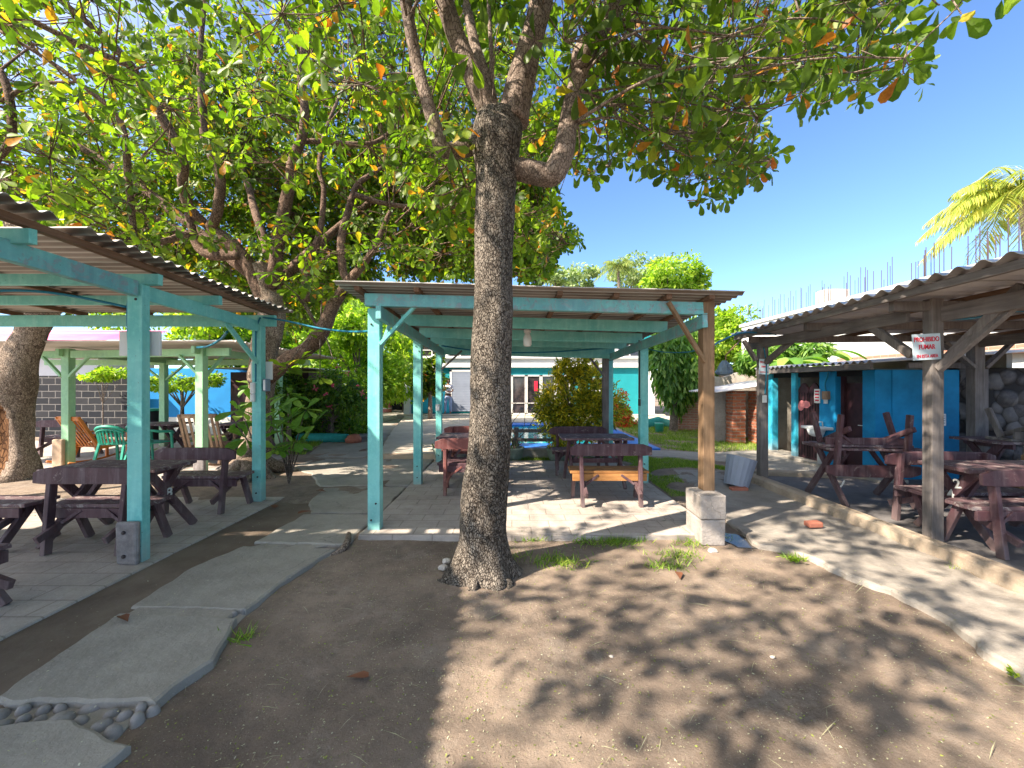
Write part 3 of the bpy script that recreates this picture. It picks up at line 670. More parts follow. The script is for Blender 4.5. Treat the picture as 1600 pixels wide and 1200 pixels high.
# ---------------------------------------------------------------- mint pavilion far left
pm = thing('pavilion', 'pale mint green pavilion in the back left yard over the orange chair', 'pavilion', (-8, 8.5, 0))
for (x, y) in ((-8.55,7.65),(-5.55,7.1),(-8.95,10.2),(-6.0,10.2)): post(pm, x, y, 0, 2.28, .14, .13, M['mint'])
for (x, y) in ((-8.62,7.56),(-5.5,7.0)):
    mb = MB(); mb.box(x-.1, x+.1, y-.05, y+.02, 0, .55 if x < -8 else .33); mb.build('post_foot', M['foot'] if x > -8 else M['stepcon'], pm, .02, .005)
for a, b in (((-8.45,7.62,2.17),(-5.0,7.05,2.17)),((-12,7.9,2.17),(-8.65,7.68,2.17)),((-12,10.2,2.15),(-5.2,10.2,2.15)),((-8.6,7.5,2.2),(-8.95,10.6,2.2)),((-5.55,6.9,2.2),(-6.0,10.6,2.2))):
    mb = MB(); mb.bar(a, b, .06, .14); mb.build('beam', M['mint'], pm, .006, .003)
for a, b in (((-8.47,7.6,1.75),(-8.05,7.55,2.12)),((-8.63,7.6,1.75),(-9.05,7.66,2.12)),((-5.64,7.1,1.8),(-6.0,7.15,2.12)),((-5.5,7.14,1.75),(-5.6,7.7,2.15)),((-8.9,10.2,1.7),(-8.4,10.2,2.1)),((-9.0,10.2,1.7),(-9.5,10.2,2.1))):
    mb = MB(); mb.bar(a, b, .04, .06, (0,1,0)); mb.build('brace', M['mint'], pm, .004)
zM = lambda x, y: 2.33-.012*(y-7)
roof_sheets(pm, -12.2, -4.75, 6.75, 10.7, zM, .12, .022, M['corr'], .9, .05)

# ---------------------------------------------------------------- picnic tables and benches
def leg_local(mb, a, b, w_=.045, h_=.085, up=(0,1,0)): mb.bar(a, b, w_, h_, up)
def make_table(L=1.25, D=.62, hz=.78, mat='maroon', label='', group='picnic tables', num=None, loc=(0,0,0), rz=0., numend=-1):
    t = thing('picnic_table', label, 'table', (0,0,0), group); m = M[mat]
    mb = MB(); n_ = 4
    for i in range(n_):
        y0 = -D/2+D*i/n_+.004; y1 = -D/2+D*(i+1)/n_-.004; e = rnd.uniform(-.012,.012)
        mb.box(-L/2+e, L/2+e, y0, y1, hz-.035, hz+rnd.uniform(-.002,.002))
    mb.build('tabletop', M['maroontop'] if mat == 'maroon' else m, t, .005, .002)
    for sx in (-1, 1):
        x = sx*(L/2-.16)
        for k_, sy in enumerate((-1, 1)):
            mb = MB(); mb.bar((x+.048*k_*sx-.0, sy*.36, 0), (x+.048*k_*sx, -sy*.22, hz-.036), .042, .08, (0,1,0)); lg = mb.build('leg', m, t, .005)
            if num and sx == numend and k_ == (0 if sx > 0 else 0):
                pass
        mb = MB(); mb.bar((x-.04*sx, -D/2+.03, hz-.07), (x-.04*sx, D/2-.03, hz-.07), .04, .068); mb.build('bearer', m, t, .004)
        mb = MB(); mb.bar((x-.05*sx, 0, .36), (x-.30*sx, 0, hz-.04), .04, .06, (0,1,0)); mb.build('brace', m, t, .004)
    mb = MB(); mb.box(-L/2+.16, L/2-.16, -.02, .02, .33, .40); mb.build('stretcher', m, t, .004)
    t.location = loc; t.rotation_euler = (0, 0, rz); return t
def make_bench(L=1.2, mat='maroon', label='', group='benches with backrests', loc=(0,0,0), rz=0., back=True, seatmat=None, hz=.44, backmat=None, flip=False, legmat=None):
    """length along x; backrest on the -y side"""
    t = thing('bench', label, 'bench', (0,0,0), group); m = M[mat]; lm = M[legmat] if legmat else m
    mb = MB()
    mb.box(-L/2, L/2, -.12, .035, hz-.035, hz); mb.box(-L/2+.01, L/2-.008, .042, .20, hz-.035, hz+.002)
    mb.build('seat', M[seatmat] if seatmat else M['maroontop'] if mat == 'maroon' else m, t, .006, .003)
    mb = MB(); mb.box(-L/2+.03, L/2-.03, -.135, -.105, hz-.13, hz-.037); mb.build('apron', M[seatmat] if seatmat else m, t, .005)
    for sx in (-1, 1):
        x = sx*(L/2-.13)
        if back: a, b = (x-sx*.015, -.235, 0), (x, -.16, .80)
        else: a, b = (x, -.24, 0), (x, .06, hz-.036)
        mb = MB(); mb.bar(a, b, .045, .07, (0,1,0)); mb.build('leg', lm, t, .005)
        mb = MB(); mb.bar((x+.05*sx, .22, 0), (x+.05*sx, .06, hz-.036), .045, .07, (0,1,0)); mb.build('leg', lm, t, .005)
        mb = MB(); mb.bar((x-.047*sx, .16, hz-.05), (x-.047*sx, -.34, .17), .04, .065, (0,0,1)); mb.build('strut', lm, t, .005)
        mb = MB(); mb.bar((x-.07*sx, -.14, hz-.17), (x-.24*sx, -.115, hz-.05), .03, .05, (0,1,0)); mb.build('brace', lm, t, .004)
    if back:
        mb = MB(); z0, z1 = .655, .80; x0, x1 = -L/2-.01, L/2+.01; n_ = 10; vs = []
        for i in range(n_+1):
            u = i/n_; x = x0+(x1-x0)*u; arc = .012*math.sin(math.pi*u); e = .035 if i in (0, n_) else 0
            for (yy, zz) in ((-.215,z0+e*.3-.0),(-.18,z0+e*.3),(-.175,z1+arc-e),(-.21,z1+arc-e)): vs.append((x, yy+.0, zz))
        fs = []
        for i in range(n_):
            for k_ in range(4): k2 = (k_+1) % 4; fs.append((i*4+k_, (i+1)*4+k_, (i+1)*4+k2, i*4+k2))
        fs += [(0,1,2,3), (n_*4+3,n_*4+2,n_*4+1,n_*4)]; mb.add(vs, fs)
        mb.build('backrest', M[backmat] if backmat else m, t, .006)
    t.location = loc
    t.rotation_euler = (R(180) if flip else 0, 0, rz); return t
def numtext(parent, s_, pos, size, rx=90, rz=0, ry=0):
    """painted number, parent-local"""
    m4 = Matrix.Translation(pos) @ Matrix.Rotation(R(rz), 4, 'Z') @ Matrix.Rotation(R(rx), 4, 'X') @ Matrix.Rotation(R(ry), 4, 'Z')
    textmesh('number', s_, size, M['num'], parent, m4, .001)
# left pavilion sets
make_bench(.98, 'maroon', 'maroon bench with its back to the path, nearest to the front turquoise post', loc=(-4.02, 3.95, 0), legmat='maroon')
tb8 = make_table(1.18, .52, .75, 'maroon', 'maroon picnic table with a white 8 painted on its leg', loc=(-4.13, 4.20, 0))
# the number sits on the outer face of the right leg pair
numtext(tb8, '8', (.503, .0, .45), .13, 90, 75, 0)
make_bench(.98, 'maroon', 'maroon bench standing behind the number 8 table, nearer the big tree', loc=(-3.93, 5.12, 0))
make_bench(1.3, 'maroon', 'backless maroon bench at the left edge of the photo behind the front one', 'backless benches', loc=(-5.36, 3.95, 0), back=False, hz=.44)
make_bench(1.2, 'maroon', 'cropped maroon backless bench in the lower left corner', 'backless benches', loc=(-3.9, 2.4, 0), rz=R(90), back=False, hz=.40)
# middle pavilion sets
make_bench(1.04, 'maroon', 'maroon bench with bare orange wood seat, on the right in the middle pavilion', loc=(1.29, 5.36, .012), seatmat='seatwood')
make_table(1.1, .6, .76, 'maroon', 'maroon picnic table behind the orange seated bench in the middle pavilion', loc=(1.32, 6.35, .012))
make_bench(1.04, 'maroon', 'maroon bench at the back right of the middle pavilion, beyond the table', loc=(1.22, 7.1, .012), rz=R(180))
make_bench(1.05, 'redbrown', 'faded red bench partly behind the trunk in the middle pavilion', loc=(-.56, 5.86, .012), rz=R(-3), seatmat='maroon')
make_table(1.1, .6, .76, 'maroon', 'maroon picnic table mostly hidden behind the middle trunk', loc=(-.62, 6.45, .012))
make_bench(1.05, 'redbrown', 'faded red bench at the back left of the middle pavilion', loc=(-.72, 7.15, .012), rz=R(180))
# right pavilion sets
ta = make_table(1.15, .6, .76, 'maroon', 'maroon picnic table carrying an upturned bench by the blue toilet block', loc=(4.78, 5.45, 0), rz=R(-6))
numtext(ta, '1', (-.455, -.345, .30), .14, 90, 0, -30)
make_bench(1.1, 'maroon', 'maroon bench turned upside down on the picnic table by the blue toilet block', loc=(4.68, 5.32, 1.205), rz=R(-6), flip=False)
up = COL.objects[-1]
make_bench(1.25, 'maroon', 'maroon bench behind the near grey post, facing away from the blue wall', loc=(5.0, 4.44, 0), rz=R(180))
tC = make_table(1.3, .52, .76, 'maroon', 'maroon picnic table with a white 24 painted on its legs', loc=(5.12, 4.13, 0))
numtext(tC, '2', (-.566, -.07, .575), .13, 90, -84, 12); numtext(tC, '4', (-.566, -.01, .455), .13, 90, -84, 12)
make_bench(1.2, 'maroon', 'maroon bench with its back to the path at the right edge of the photo', loc=(4.94, 3.86, 0))
tD = make_table(1.5, .66, .80, 'maroon', 'dark picnic table against the rubble wall carrying an upturned natural wood bench', loc=(7.45, 5.75, 0))
numtext(tD, '2', (-.64, -.12, .56), .15, 90, -50, 0)
make_bench(1.3, 'greywood', 'natural wood bench turned upside down on the table by the rubble wall', loc=(7.55, 5.6, 1.245))
make_bench(1.2, 'rawwood', 'unpainted brown bench half cropped behind the bench at the right edge', loc=(6.6, 4.85, 0))
for o in list(COL.objects):
    if o.type == 'EMPTY' and 'upside down' in o.get('label', ''):
        o.rotation_euler = (0, R(180), o.rotation_euler.z)
make_table(1.1, .6, .76, 'maroon', 'dark table in the mint green pavilion behind the green chairs', loc=(-7.65, 8.55, 0))
make_table(1.1, .6, .76, 'maroon', 'dark picnic table beyond the rocking chair next to the big tree', loc=(-5.7, 8.6, 0))
make_bench(1.1, 'maroon', 'dark bench by the black block wall under the mint green pavilion', loc=(-9.9, 8.9, 0))
# ---------------------------------------------------------------- leaves
T_BIG = (np.array([(0,0,0),(.35,-.12,.03),(.68,-.25,.05),(.92,-.19,.0),(1,0,-.08),(.92,.19,.0),(.68,.25,.05),(.35,.12,.03),(.6,0,-.02)]), [(0,1,2,8),(2,3,4,8),(8,4,5,6),(0,8,6,7)])
T_MID = (np.array([(0,0,0),(.6,-.24,.05),(1,0,-.06),(.6,.24,.05)]), [(0,1,2,3)])
T_LONG = (np.array([(0,0,0),(.35,-.12,.03),(.75,-.10,-.08),(1,0,-.22),(.75,.10,-.08),(.35,.12,.03)]), [(0,1,2,5),(5,2,3,4)])
def orient(c, u, wv, size, tmpl):
    """place leaf templates: c centres, u axis along leaf, wv rough normal"""
    u = u/np.linalg.norm(u, axis=1, keepdims=True)
    v = np.cross(wv, u); v /= np.linalg.norm(v, axis=1, keepdims=True)+1e-9; w_ = np.cross(u, v)
    T = tmpl[0]
    P_ = c[:,None,:]+size[:,None,None]*(T[None,:,0,None]*u[:,None,:]+T[None,:,1,None]*v[:,None,:]+T[None,:,2,None]*w_[:,None,:])
    return P_.reshape(-1, 3)
def leafmesh(name, pts, n_leaf, tmpl, m, parent, extra=None):
    nv = len(tmpl[0]); off = np.array(LOC[parent.name]) if parent is not None else np.zeros(3)
    faces = tmpl[1]; fl = [len(f) for f in faces]; flat = np.array([i for f in faces for i in f])
    li = (flat[None,:]+nv*np.arange(n_leaf)[:,None]).reshape(-1); tot = np.tile(np.array(fl), n_leaf)
    st = np.concatenate([[0], np.cumsum(tot)[:-1]])
    me = bpy.data.meshes.new(name)
    me.vertices.add(len(pts)); me.vertices.foreach_set('co', (pts-off).astype(np.float32).ravel())
    me.loops.add(len(li)); me.loops.foreach_set('vertex_index', li.astype(np.int32))
    me.polygons.add(len(tot)); me.polygons.foreach_set('loop_start', st.astype(np.int32)); me.polygons.foreach_set('loop_total', tot.astype(np.int32))
    me.update(calc_edges=True); me.validate()
    return link(name, me, m, parent, (0,0,0))
def rosettes(cs, ds, k, size, spread=(55, 100), droop=.35):
    """cs (n,3) tips, ds (n,3) directions -> leaf arrays"""
    n_ = len(cs); kk = k
    d = ds/np.linalg.norm(ds, axis=1, keepdims=True)
    a = np.cross(d, npr.normal(size=(n_,3))); a /= np.linalg.norm(a, axis=1, keepdims=True); b = np.cross(d, a)
    ph = (np.arange(kk)[None,:]*2.4+npr.uniform(0, 6.28, (n_,1))); al = np.radians(npr.uniform(*spread, (n_, kk)))
    u = (np.cos(ph)*np.sin(al))[...,None]*a[:,None,:]+(np.sin(ph)*np.sin(al))[...,None]*b[:,None,:]+np.cos(al)[...,None]*d[:,None,:]
    u[...,2] -= npr.uniform(0, droop*2, (n_, kk)); u = u.reshape(-1, 3)
    w_ = np.repeat(d, kk, 0)+npr.normal(scale=.35, size=(n_*kk, 3)); w_[:,2] += .5
    c = np.repeat(cs, kk, 0)+u*.02
    s_ = size*npr.uniform(.55, 1.15, n_*kk)
    keep = npr.random(n_*kk) < .88
    return c[keep], u[keep], w_[keep], s_[keep]
def inpoly(x, y, poly):
    ins = np.zeros(len(x), bool); n_ = len(poly); j = n_-1
    for i in range(n_):
        xi, yi = poly[i]; xj, yj = poly[j]
        c = ((yi > y) != (yj > y)) & (x < (xj-xi)*(y-yi)/((yj-yi)+1e-12)+xi); ins ^= c; j = i
    return ins
def proj(p):
    Y = np.maximum(p[:,1], .01); return 800+p[:,0]/Y*F, 600-(p[:,2]-H)/Y*F
def grow_crown(parent, limbs, clusters, nros, k, size, m, twigm, crad=.45, tmpl=T_BIG, twig=True, mask=None, flat=.55):
    """limbs: list of point arrays; clusters (n,3): foliage centres joined to the nearest limb point by twigs"""
    lp = np.array([p for L in limbs for p in L]); cl = np.array(clusters)
    mb = MB(); tips = []; dirs = []
    for c in cl:
        dd = np.linalg.norm(lp-c, axis=1)+np.maximum(0, lp[:,2]-c[2])*.5; a = Vector(lp[dd.argmin()]); c_ = Vector(c)
        if twig:
            mid = a.lerp(c_, .5)+Vector((rnd.uniform(-.12,.12), rnd.uniform(-.12,.12), rnd.uniform(.0,.25)*(c_-a).length))
            L = (c_-a).length; r0 = min(.035, .008+.008*L)
            if L > 1.4: a = c_.lerp(a, 1.4/L); mid = a.lerp(c_, .5)+Vector((rnd.uniform(-.1,.1), rnd.uniform(-.1,.1), .12)); r0 = .012
            pts, rr = catmull([a, mid, c_], [r0, r0*.6, .006], 4); mb.tube(pts, rr, 5, False)
        tt = []
        for _ in range(nros):
            v_ = Vector((rnd.gauss(0,1), rnd.gauss(0,1), rnd.gauss(0,1)*flat)); v_ = v_.normalized()*crad*rnd.uniform(.25,1)**.6
            t = c_+v_
            if mask is not None and not mask(np.array([t]))[0]: continue
            tips.append(t); d_ = v_.normalized()+Vector((0,0,.35)); dirs.append(d_)
            if twig: mb.tube([c_, c_+v_*.6+Vector((0,0,-.03)), t], [.006,.005,.004], 3, False)
    tips = np.array(tips); dirs = np.array(dirs)
    if mask is not None:
        kp = mask(tips); tips, dirs = tips[kp], dirs[kp]
    c, u, w_, s_ = rosettes(tips, dirs, k, size)
    o = leafmesh('crown', orient(c, u, w_, s_, tmpl), len(c), tmpl, m, parent)
    if twig: mb.build('twigs', twigm, parent)
    return o
def limb(mb, pts, rad, n=10, sub=4, wob=.18, seed=0., pad=True):
    p, r_ = catmull(pts, rad, sub); mb.tube(p, r_, n, True, True, wob, seed); return [tuple(q) for q in p]

# ---------------------------------------------------------------- the middle tree
tm = thing('almond_tree', 'almond tree with scaly grey bark standing in the open dirt in the middle, nearest tree', 'tree', (-.22, 3.45, -.06))
Y0 = 3.45
axisp = [(-.245,-.10,.24),(-.245,-.04,.265),(-.245,.08,.225),(-.24,.25,.205),(-.225,.5,.192),(-.205,.9,.182),(-.19,1.4,.178),(-.175,1.9,.172),(-.16,2.3,.168),(-.155,2.7,.165),(-.15,3.0,.168),(-.145,3.3,.172),(-.14,3.5,.188),(-.135,3.65,.205),(-.13,3.80,.21),(-.12,3.93,.17),(-.12,4.0,.06)]
mb = MB(); n_ = 56; rings = []
zz = [a[1] for a in axisp]
for z in np.concatenate([np.arange(-.10, .6, .018), np.arange(.6, 4.0, .035)]):
    x = np.interp(z, zz, [a[0] for a in axisp]); r_ = np.interp(z, zz, [a[2] for a in axisp])
    ring = []
    for k_ in range(n_):
        t = 2*math.pi*k_/n_
        root = max(0, 1-(z+.05)/.38)
        lob = root**1.6*(.24*max(0, math.cos(2*t-.4))+.22*max(0, math.cos(3*t+2.6))+.08*math.sin(5*t+1))
        knob = .16*math.exp(-((z-3.72)/.16)**2)*noise.noise(Vector((math.cos(t)*1.8, math.sin(t)*1.8, z*4)))*2.2
        q = 1+lob+knob+.07*noise.noise(Vector((math.cos(t)*1.1, math.sin(t)*1.1, z*1.3)))*1.6+.035*noise.noise(Vector((math.cos(t)*4, math.sin(t)*4, z*7)))
        q += .16*math.exp(-((z-.62)/.3)**2)*max(0, math.cos(t-3.6))
        ring.append((x+r_*q*math.cos(t), Y0+r_*q*math.sin(t), z))
    rings.append(ring)
vs = [v for r_ in rings for v in r_]; fs = []
for i in range(len(rings)-1):
    for k_ in range(n_): k2 = (k_+1) % n_; fs.append((i*n_+k_, i*n_+k2, (i+1)*n_+k2, (i+1)*n_+k_))
fs.append(tuple((len(rings)-1)*n_+k_ for k_ in range(n_))); mb.add(vs, fs, True)
mb.build('trunk', M['bark'], tm)
mb = MB(); LM = []
def q(px, py, Y): return tuple(P(px, py, Y))
def roots_mid():
    mb = MB()
    for (a, L_, r_) in ((3.4,.22,.07),(4.3,.12,.06),(5.4,.16,.065),(2.3,.2,.05),(.2,.16,.06),(1.3,.2,.05)):
        ca, sa = math.cos(a), math.sin(a); bx_, by_ = -.245, Y0
        limb(mb, [(bx_+ca*.10,by_+sa*.10,.16),(bx_+ca*.19,by_+sa*.19,.0),(bx_+ca*(.22+L_*.45)-sa*.05,by_+sa*(.22+L_*.45)+ca*.05,-.05),(bx_+ca*(.22+L_)+sa*.06,by_+sa*(.22+L_)-ca*.06,-.10)], [r_*1.1,r_,r_*.6,r_*.25], 10, 5, .35, a)
    mb.build('roots', M['bark'], tm)
    # low twigs hanging in front: right end of the crown and beside the fork
    mb = MB(); tips = []; 
    for pts in ([(1330,-120,3.2),(1400,-60,3.0),(1455,-2,2.9),(1468,8,2.9)],[(1400,-60,3.0),(1470,-20,2.9),(1502,22,2.85)],[(1470,-60,2.8),(1530,-30,2.7),(1566,-4,2.6)],[(755,170,3.4),(748,120,3.2),(735,86,3.05)],[(770,150,3.4),(775,60,3.2),(790,5,3.1)]):
        pp, rr = catmull([q(*p_) for p_ in pts], [.008]*len(pts), 4); mb.tube(pp, .005, 5, False); tips.append(tuple(pp[-1]))
    mb.build('twigs', M['limb'], tm); tips = np.array(tips); d = np.tile(np.array([0,0,-.3]), (len(tips),1))+npr.normal(scale=.3, size=(len(tips),3))
    c, u, w_, s_ = rosettes(tips, d, 5, .19, (30, 85), .3); leafmesh('crown', orient(c, u, w_, s_, T_BIG), len(c), T_BIG, M['leafmid'], tm)
LM.append(limb(mb, [q(775,200,3.5),q(735,110,3.45),q(700,20,3.4),q(670,-90,3.2),q(640,-240,2.7),q(560,-420,2.3)], [.09,.085,.078,.07,.05,.03], 14, 6))
LM.append(limb(mb, [q(772,190,3.5),q(762,130,3.6),q(742,70,3.7),q(728,0,3.8),q(720,-90,4.1),q(700,-160,4.9)], [.055,.052,.048,.045,.04,.02], 12, 6))
LM.append(limb(mb, [q(800,190,3.45),q(818,110,3.45),q(836,40,3.4),q(856,-40,3.3),q(880,-180,2.9),q(900,-420,2.2)], [.14,.112,.098,.088,.07,.04], 16, 6))
LM.append(limb(mb, [q(795,262,3.45),q(830,268,3.4),q(862,272,3.36),q(880,240,3.36),q(888,190,3.38),q(902,130,3.4),q(925,70,3.4),q(960,15,3.35),q(1010,-60,3.3),q(1100,-170,3.2),q(1250,-260,3.0)], [.085,.10,.098,.092,.075,.07,.072,.062,.055,.045,.03], 14, 6))
mb.tube([q(905,108,3.38), q(912,78,3.36), q(914,58,3.35)], [.075,.085,.05], 12, True, True, .4, 5)
LM.append(limb(mb, [q(745,225,3.5),q(712,235,3.4),q(690,232,3.35),q(683,210,3.33),q(668,160,3.3),q(650,95,3.3),q(640,40,3.25),q(628,-30,3.2),q(600,-150,3.0),q(480,-300,2.6)], [.09,.07,.066,.06,.052,.052,.05,.048,.04,.025], 14, 6))
LM.append(limb(mb, [q(765,150,3.55),q(768,90,3.6),q(764,20,3.7),q(760,-80,3.9)], [.022,.02,.018,.014], 8, 4))
# high limbs over and behind the viewpoint
for (a, b, c_, d_) in (((-.1,3.3,5.0),(-1.0,2.2,5.6),(-2.2,.6,5.7),(-3.6,-1.2,5.5)), ((0,3.2,5.0),(.6,1.8,5.7),(.4,.2,5.9),(.2,-1.8,5.6)), ((-.6,3.3,5.0),(-2.0,3.4,5.4),(-3.6,3.3,5.3),(-5.2,2.8,5.0)),
                       ((.9,3.3,5.2),(1.8,3.7,5.9),(2.6,3.9,6.1),(3.3,4.0,6.2)), ((0.1,3.6,5.2),(.6,4.4,6.0),(1.0,5.0,6.6),(1.4,5.4,7.0)), ((1.2,3.2,5.3),(2.4,2.4,5.8),(3.2,1.6,5.8),(3.9,.8,5.7))):
    LM.append(limb(mb, [a, b, c_, d_], [.05,.038,.025,.012], 8, 5))
mb.build('limbs', M['limb'], tm)
roots_mid()
sil_mid = [(868,-900),(868,262),(905,285),(938,292),(960,250),(985,255),(1012,282),(1040,262),(1058,300),(1090,320),(1100,348),(1118,318),(1150,302),(1180,285),(1212,296),(1205,262),(1228,232),(1195,190),(1180,165),(1205,140),(1240,165),(1262,190),(1290,172),(1290,140),(1330,130),(1345,165),(1370,165),(1362,120),(1395,130),(1420,125),(1435,158),(1448,130),(1432,105),(1466,98),(1440,66),(1425,30),(1408,-5),(1440,-20),(1700,-60),(2400,-200),(2400,-900)]
leftreg = [(-2000,-2500),(-2000,-60),(120,-10),(330,40),(430,90),(560,170),(650,150),(690,60),(770,20),(800,30),(868,120),(868,-2500)]
def mask_mid(t):
    x, y = proj(t); front = t[:,1] > .35
    dist = np.linalg.norm(t-np.array([0,0,H]), axis=1)
    ok = inpoly(x, y, sil_mid) | inpoly(x, y, leftreg) | (y < -330)
    return (~front | ok) & (dist > 2.3)
def sunkeep(x, y, z, r_):
    sx, sy = x+.95*z, y+.55*z
    if -.7 < sx < 2.4 and 4.1 < sy < 6.2: return r_ < .10
    if -.8 < sx < 4.0 and .8 < sy < 4.2: return r_ < .66
    if -8.5 < sx < -2.6 and 5.6 < sy < 7.8: return r_ < .2
    if 0 < sx < 3.2 and 8.5 < sy < 12: return r_ < .3
    if -7 < sx < -1 and 8.5 < sy < 17: return r_ < .55
    return True
cl = []
r2 = np.random.default_rng(5)
while len(cl) < 215:
    x, y = r2.uniform(-8, 5.6), r2.uniform(-4.2, 7.0)
    rr = math.hypot((x+1.4)/6.6, (y-1.2)/5.4)
    if rr > 1: continue
    z = r2.uniform(0, 1)*(2.0-1.3*rr)+4.35-.55*rr
    if y > 2.2 and x > .3 and r2.random() < .8: z = r2.uniform(3.4, 6.0)
    p = np.array([[x, y, z]])
    if mask_mid(p)[0] and not (abs(x) < 1 and y > 2 and z < 4.6):
        if sunkeep(x, y, z, r2.random()): cl.append(p[0])
n0 = len(cl)
while len(cl) < n0+140:
    x, y = r2.uniform(.2, 5.6), r2.uniform(2.9, 7.0); z = r2.uniform(3.3, 6.6); p = np.array([[x, y, z]])
    X_, Y_ = proj(p)
    if z < 3.4+.12*y or Y_[0] < -160: continue
    if inpoly(X_, Y_, sil_mid)[0]: cl.append(p[0])
bk = [c_ for c_ in cl if c_[1] < 1.4]; cl = [c_ for c_ in cl if c_[1] >= 1.4]
o_ = grow_crown(tm, LM, bk, 7, 6, .21, M['leafnear'], M['limb'], .75, T_BIG, True, mask_mid)
grow_crown(tm, LM, cl, 9, 6, .17, M['leafnear'], M['limb'], .55, T_BIG, True, mask_mid)

# ---------------------------------------------------------------- the big spreading tree at the left
t2 = thing('almond_tree', 'large spreading almond tree rising behind the left pavilion with many crooked limbs', 'tree', (-4.55, 7.1, 0))
mb = MB(); L2 = []; D = 7.1
q = lambda px, py, Y=D: tuple(P(px, py, Y))
mb2 = MB()
L2.append(limb(mb, [q(386,752),q(390,735),q(398,700),q(404,650),q(408,600),q(414,550),q(424,500),q(420,450),q(405,415)], [.40,.30,.235,.21,.21,.22,.21,.18,.16], 28, 8, .3, 2))
for (dx, dy, r_) in ((-.45,-.35,.1),(.55,-.3,.1),(-.6,.2,.09),(.3,-.6,.09),(.65,.25,.1),(-.1,-.62,.1)):
    b = q(392,722); limb(mb, [(b[0],b[1],.28),(b[0]+dx*.55,b[1]+dy*.55,.10),(b[0]+dx*1.2,b[1]+dy*1.2,-.06)], [.2,.11,.04], 10, 5, .3, dx)
mb.build('trunk', M['hollowbark'], t2)
def L(pts, r_, n_=12, Y=D, dY=0.):
    k_ = len(pts); r_ = [v*.84 for v in r_]; L2.append(limb(mb2, [q(p[0], p[1], Y+dY*i/(k_-1)) for i, p in enumerate(pts)], r_, n_, 5, .25, pts[0][0]*.1))
L([(416,590),(445,565),(480,545),(505,515),(520,478),(545,440),(580,395),(610,330)], [.17,.16,.15,.15,.12,.09,.06,.04], 16, D-.1, -.6)
L([(420,480),(400,435),(375,394),(349,371),(330,356),(338,338),(345,281),(330,240),(319,206),(315,150),(313,82),(320,0)], [.18,.16,.13,.12,.1,.09,.09,.085,.08,.07,.05,.03], 14, D, -.8)
L([(335,360),(300,330),(285,292),(287,255),(262,199),(225,139),(202,101),(165,60),(112,15),(40,-40)], [.09,.085,.08,.085,.08,.07,.07,.05,.045,.03], 12, D-.2, -1.8)
L([(375,398),(330,399),(307,382),(296,337),(285,292)], [.1,.09,.08,.07,.06], 12, D-.2, 0)
L([(202,101),(150,82),(75,45),(0,11),(-120,-30)], [.06,.055,.045,.04,.02], 8, D-1.4, -1.0)
L([(424,450),(439,356),(450,300),(457,255),(472,214),(476,165),(469,112),(480,40),(500,-60)], [.13,.12,.11,.10,.085,.08,.06,.045,.03], 12, D-.1, -.9)
L([(468,222),(506,221),(562,225),(600,214),(650,160),(690,120)], [.055,.05,.05,.04,.035,.02], 8, D-.4, .5)
L([(480,470),(480,412),(499,367),(506,300),(499,262),(510,200),(540,130)], [.1,.09,.07,.055,.05,.04,.02], 10, D+.1, .5)
L([(545,440),(536,424),(534,375),(544,330),(559,289),(600,260)], [.08,.08,.08,.075,.06,.03], 10, D-.2, .3)
L([(555,304),(600,318),(660,325),(725,327),(790,350),(850,370)], [.06,.055,.05,.04,.03,.02], 8, D-.1, .9)
L([(230,400),(214,390),(202,300),(191,195),(150,150),(75,94),(0,49)], [.045,.045,.05,.045,.04,.03,.02], 8, D-1.2, -1.0)
L([(340,395),(300,367),(262,375),(225,386),(214,392)], [.07,.06,.055,.05,.045], 8, D-.2, -1.0)
L([(-10,255),(18,215),(14,150),(0,110)], [.05,.06,.06,.04], 8, 5.6)
L([(0,160),(50,133),(120,128)], [.04,.03,.02], 6, 5.6)
for (pts, dy) in (([(430,430),(390,300),(370,200),(380,60)], 2.5), ([(424,450),(560,330),(680,260),(780,300)], 3.0), ([(410,430),(240,340),(100,290),(0,260)], 2.2), ([(405,440),(160,250),(-60,150),(-260,60)], 1.0)):
    L(pts, [.12,.08,.05,.03], 8, D+.2, dy)
mb2.build('limbs', M['limbdark'], t2)
sil2 = [(-2500,-2500),(-2500,430),(0,320),(60,345),(130,372),(200,430),(300,480),(420,520),(480,560),(530,470),(600,436),(735,436),(800,430),(838,446),(862,420),(870,390),(905,390),(910,362),(885,352),(878,318),(868,290),(875,260),(905,250),(905,-2500)]
def mask2(t):
    x, y = proj(t); f = t[:,1] > .5
    return ~f | inpoly(x, y, sil2)
cl = []
while len(cl) < 560:
    x, y = r2.uniform(-12.5, 1.6), r2.uniform(3.2, 13.5)
    rr = math.hypot((x+4.9)/7.6, (y-8.0)/5.6)
    if rr > 1: continue
    z = r2.uniform(0, 1)**1.2*(4.6-2.2*rr)+3.15+.3*rr
    p = np.array([[x, y, z]])
    # gaps through which sky shows
    g_ = noise.noise(Vector((x*.55, y*.55, z*.7+9)))
    if g_ < -.10: continue
    if y < 5.0 and z < 3.6: continue
    if y < 7.6 and r2.random() < .72 and z < 2.2+.8*y: continue
    if not sunkeep(x, y, z, r2.random()): continue
    if mask2(p)[0]: cl.append(p[0])
n0 = len(cl)
while len(cl) < n0+760:
    x, y, z = r2.uniform(-12.5, 1.2), r2.uniform(7.7, 13.0), r2.uniform(2.9, 9.5)
    if math.hypot((x+5.2)/7.4, (y-8.0)/5.6) > 1 or noise.noise(Vector((x*.5, y*.5, z*.6+3))) < -.25: continue
    if mask2(np.array([[x, y, z]]))[0] and sunkeep(x, y, z, r2.random()): cl.append(np.array([x, y, z]))
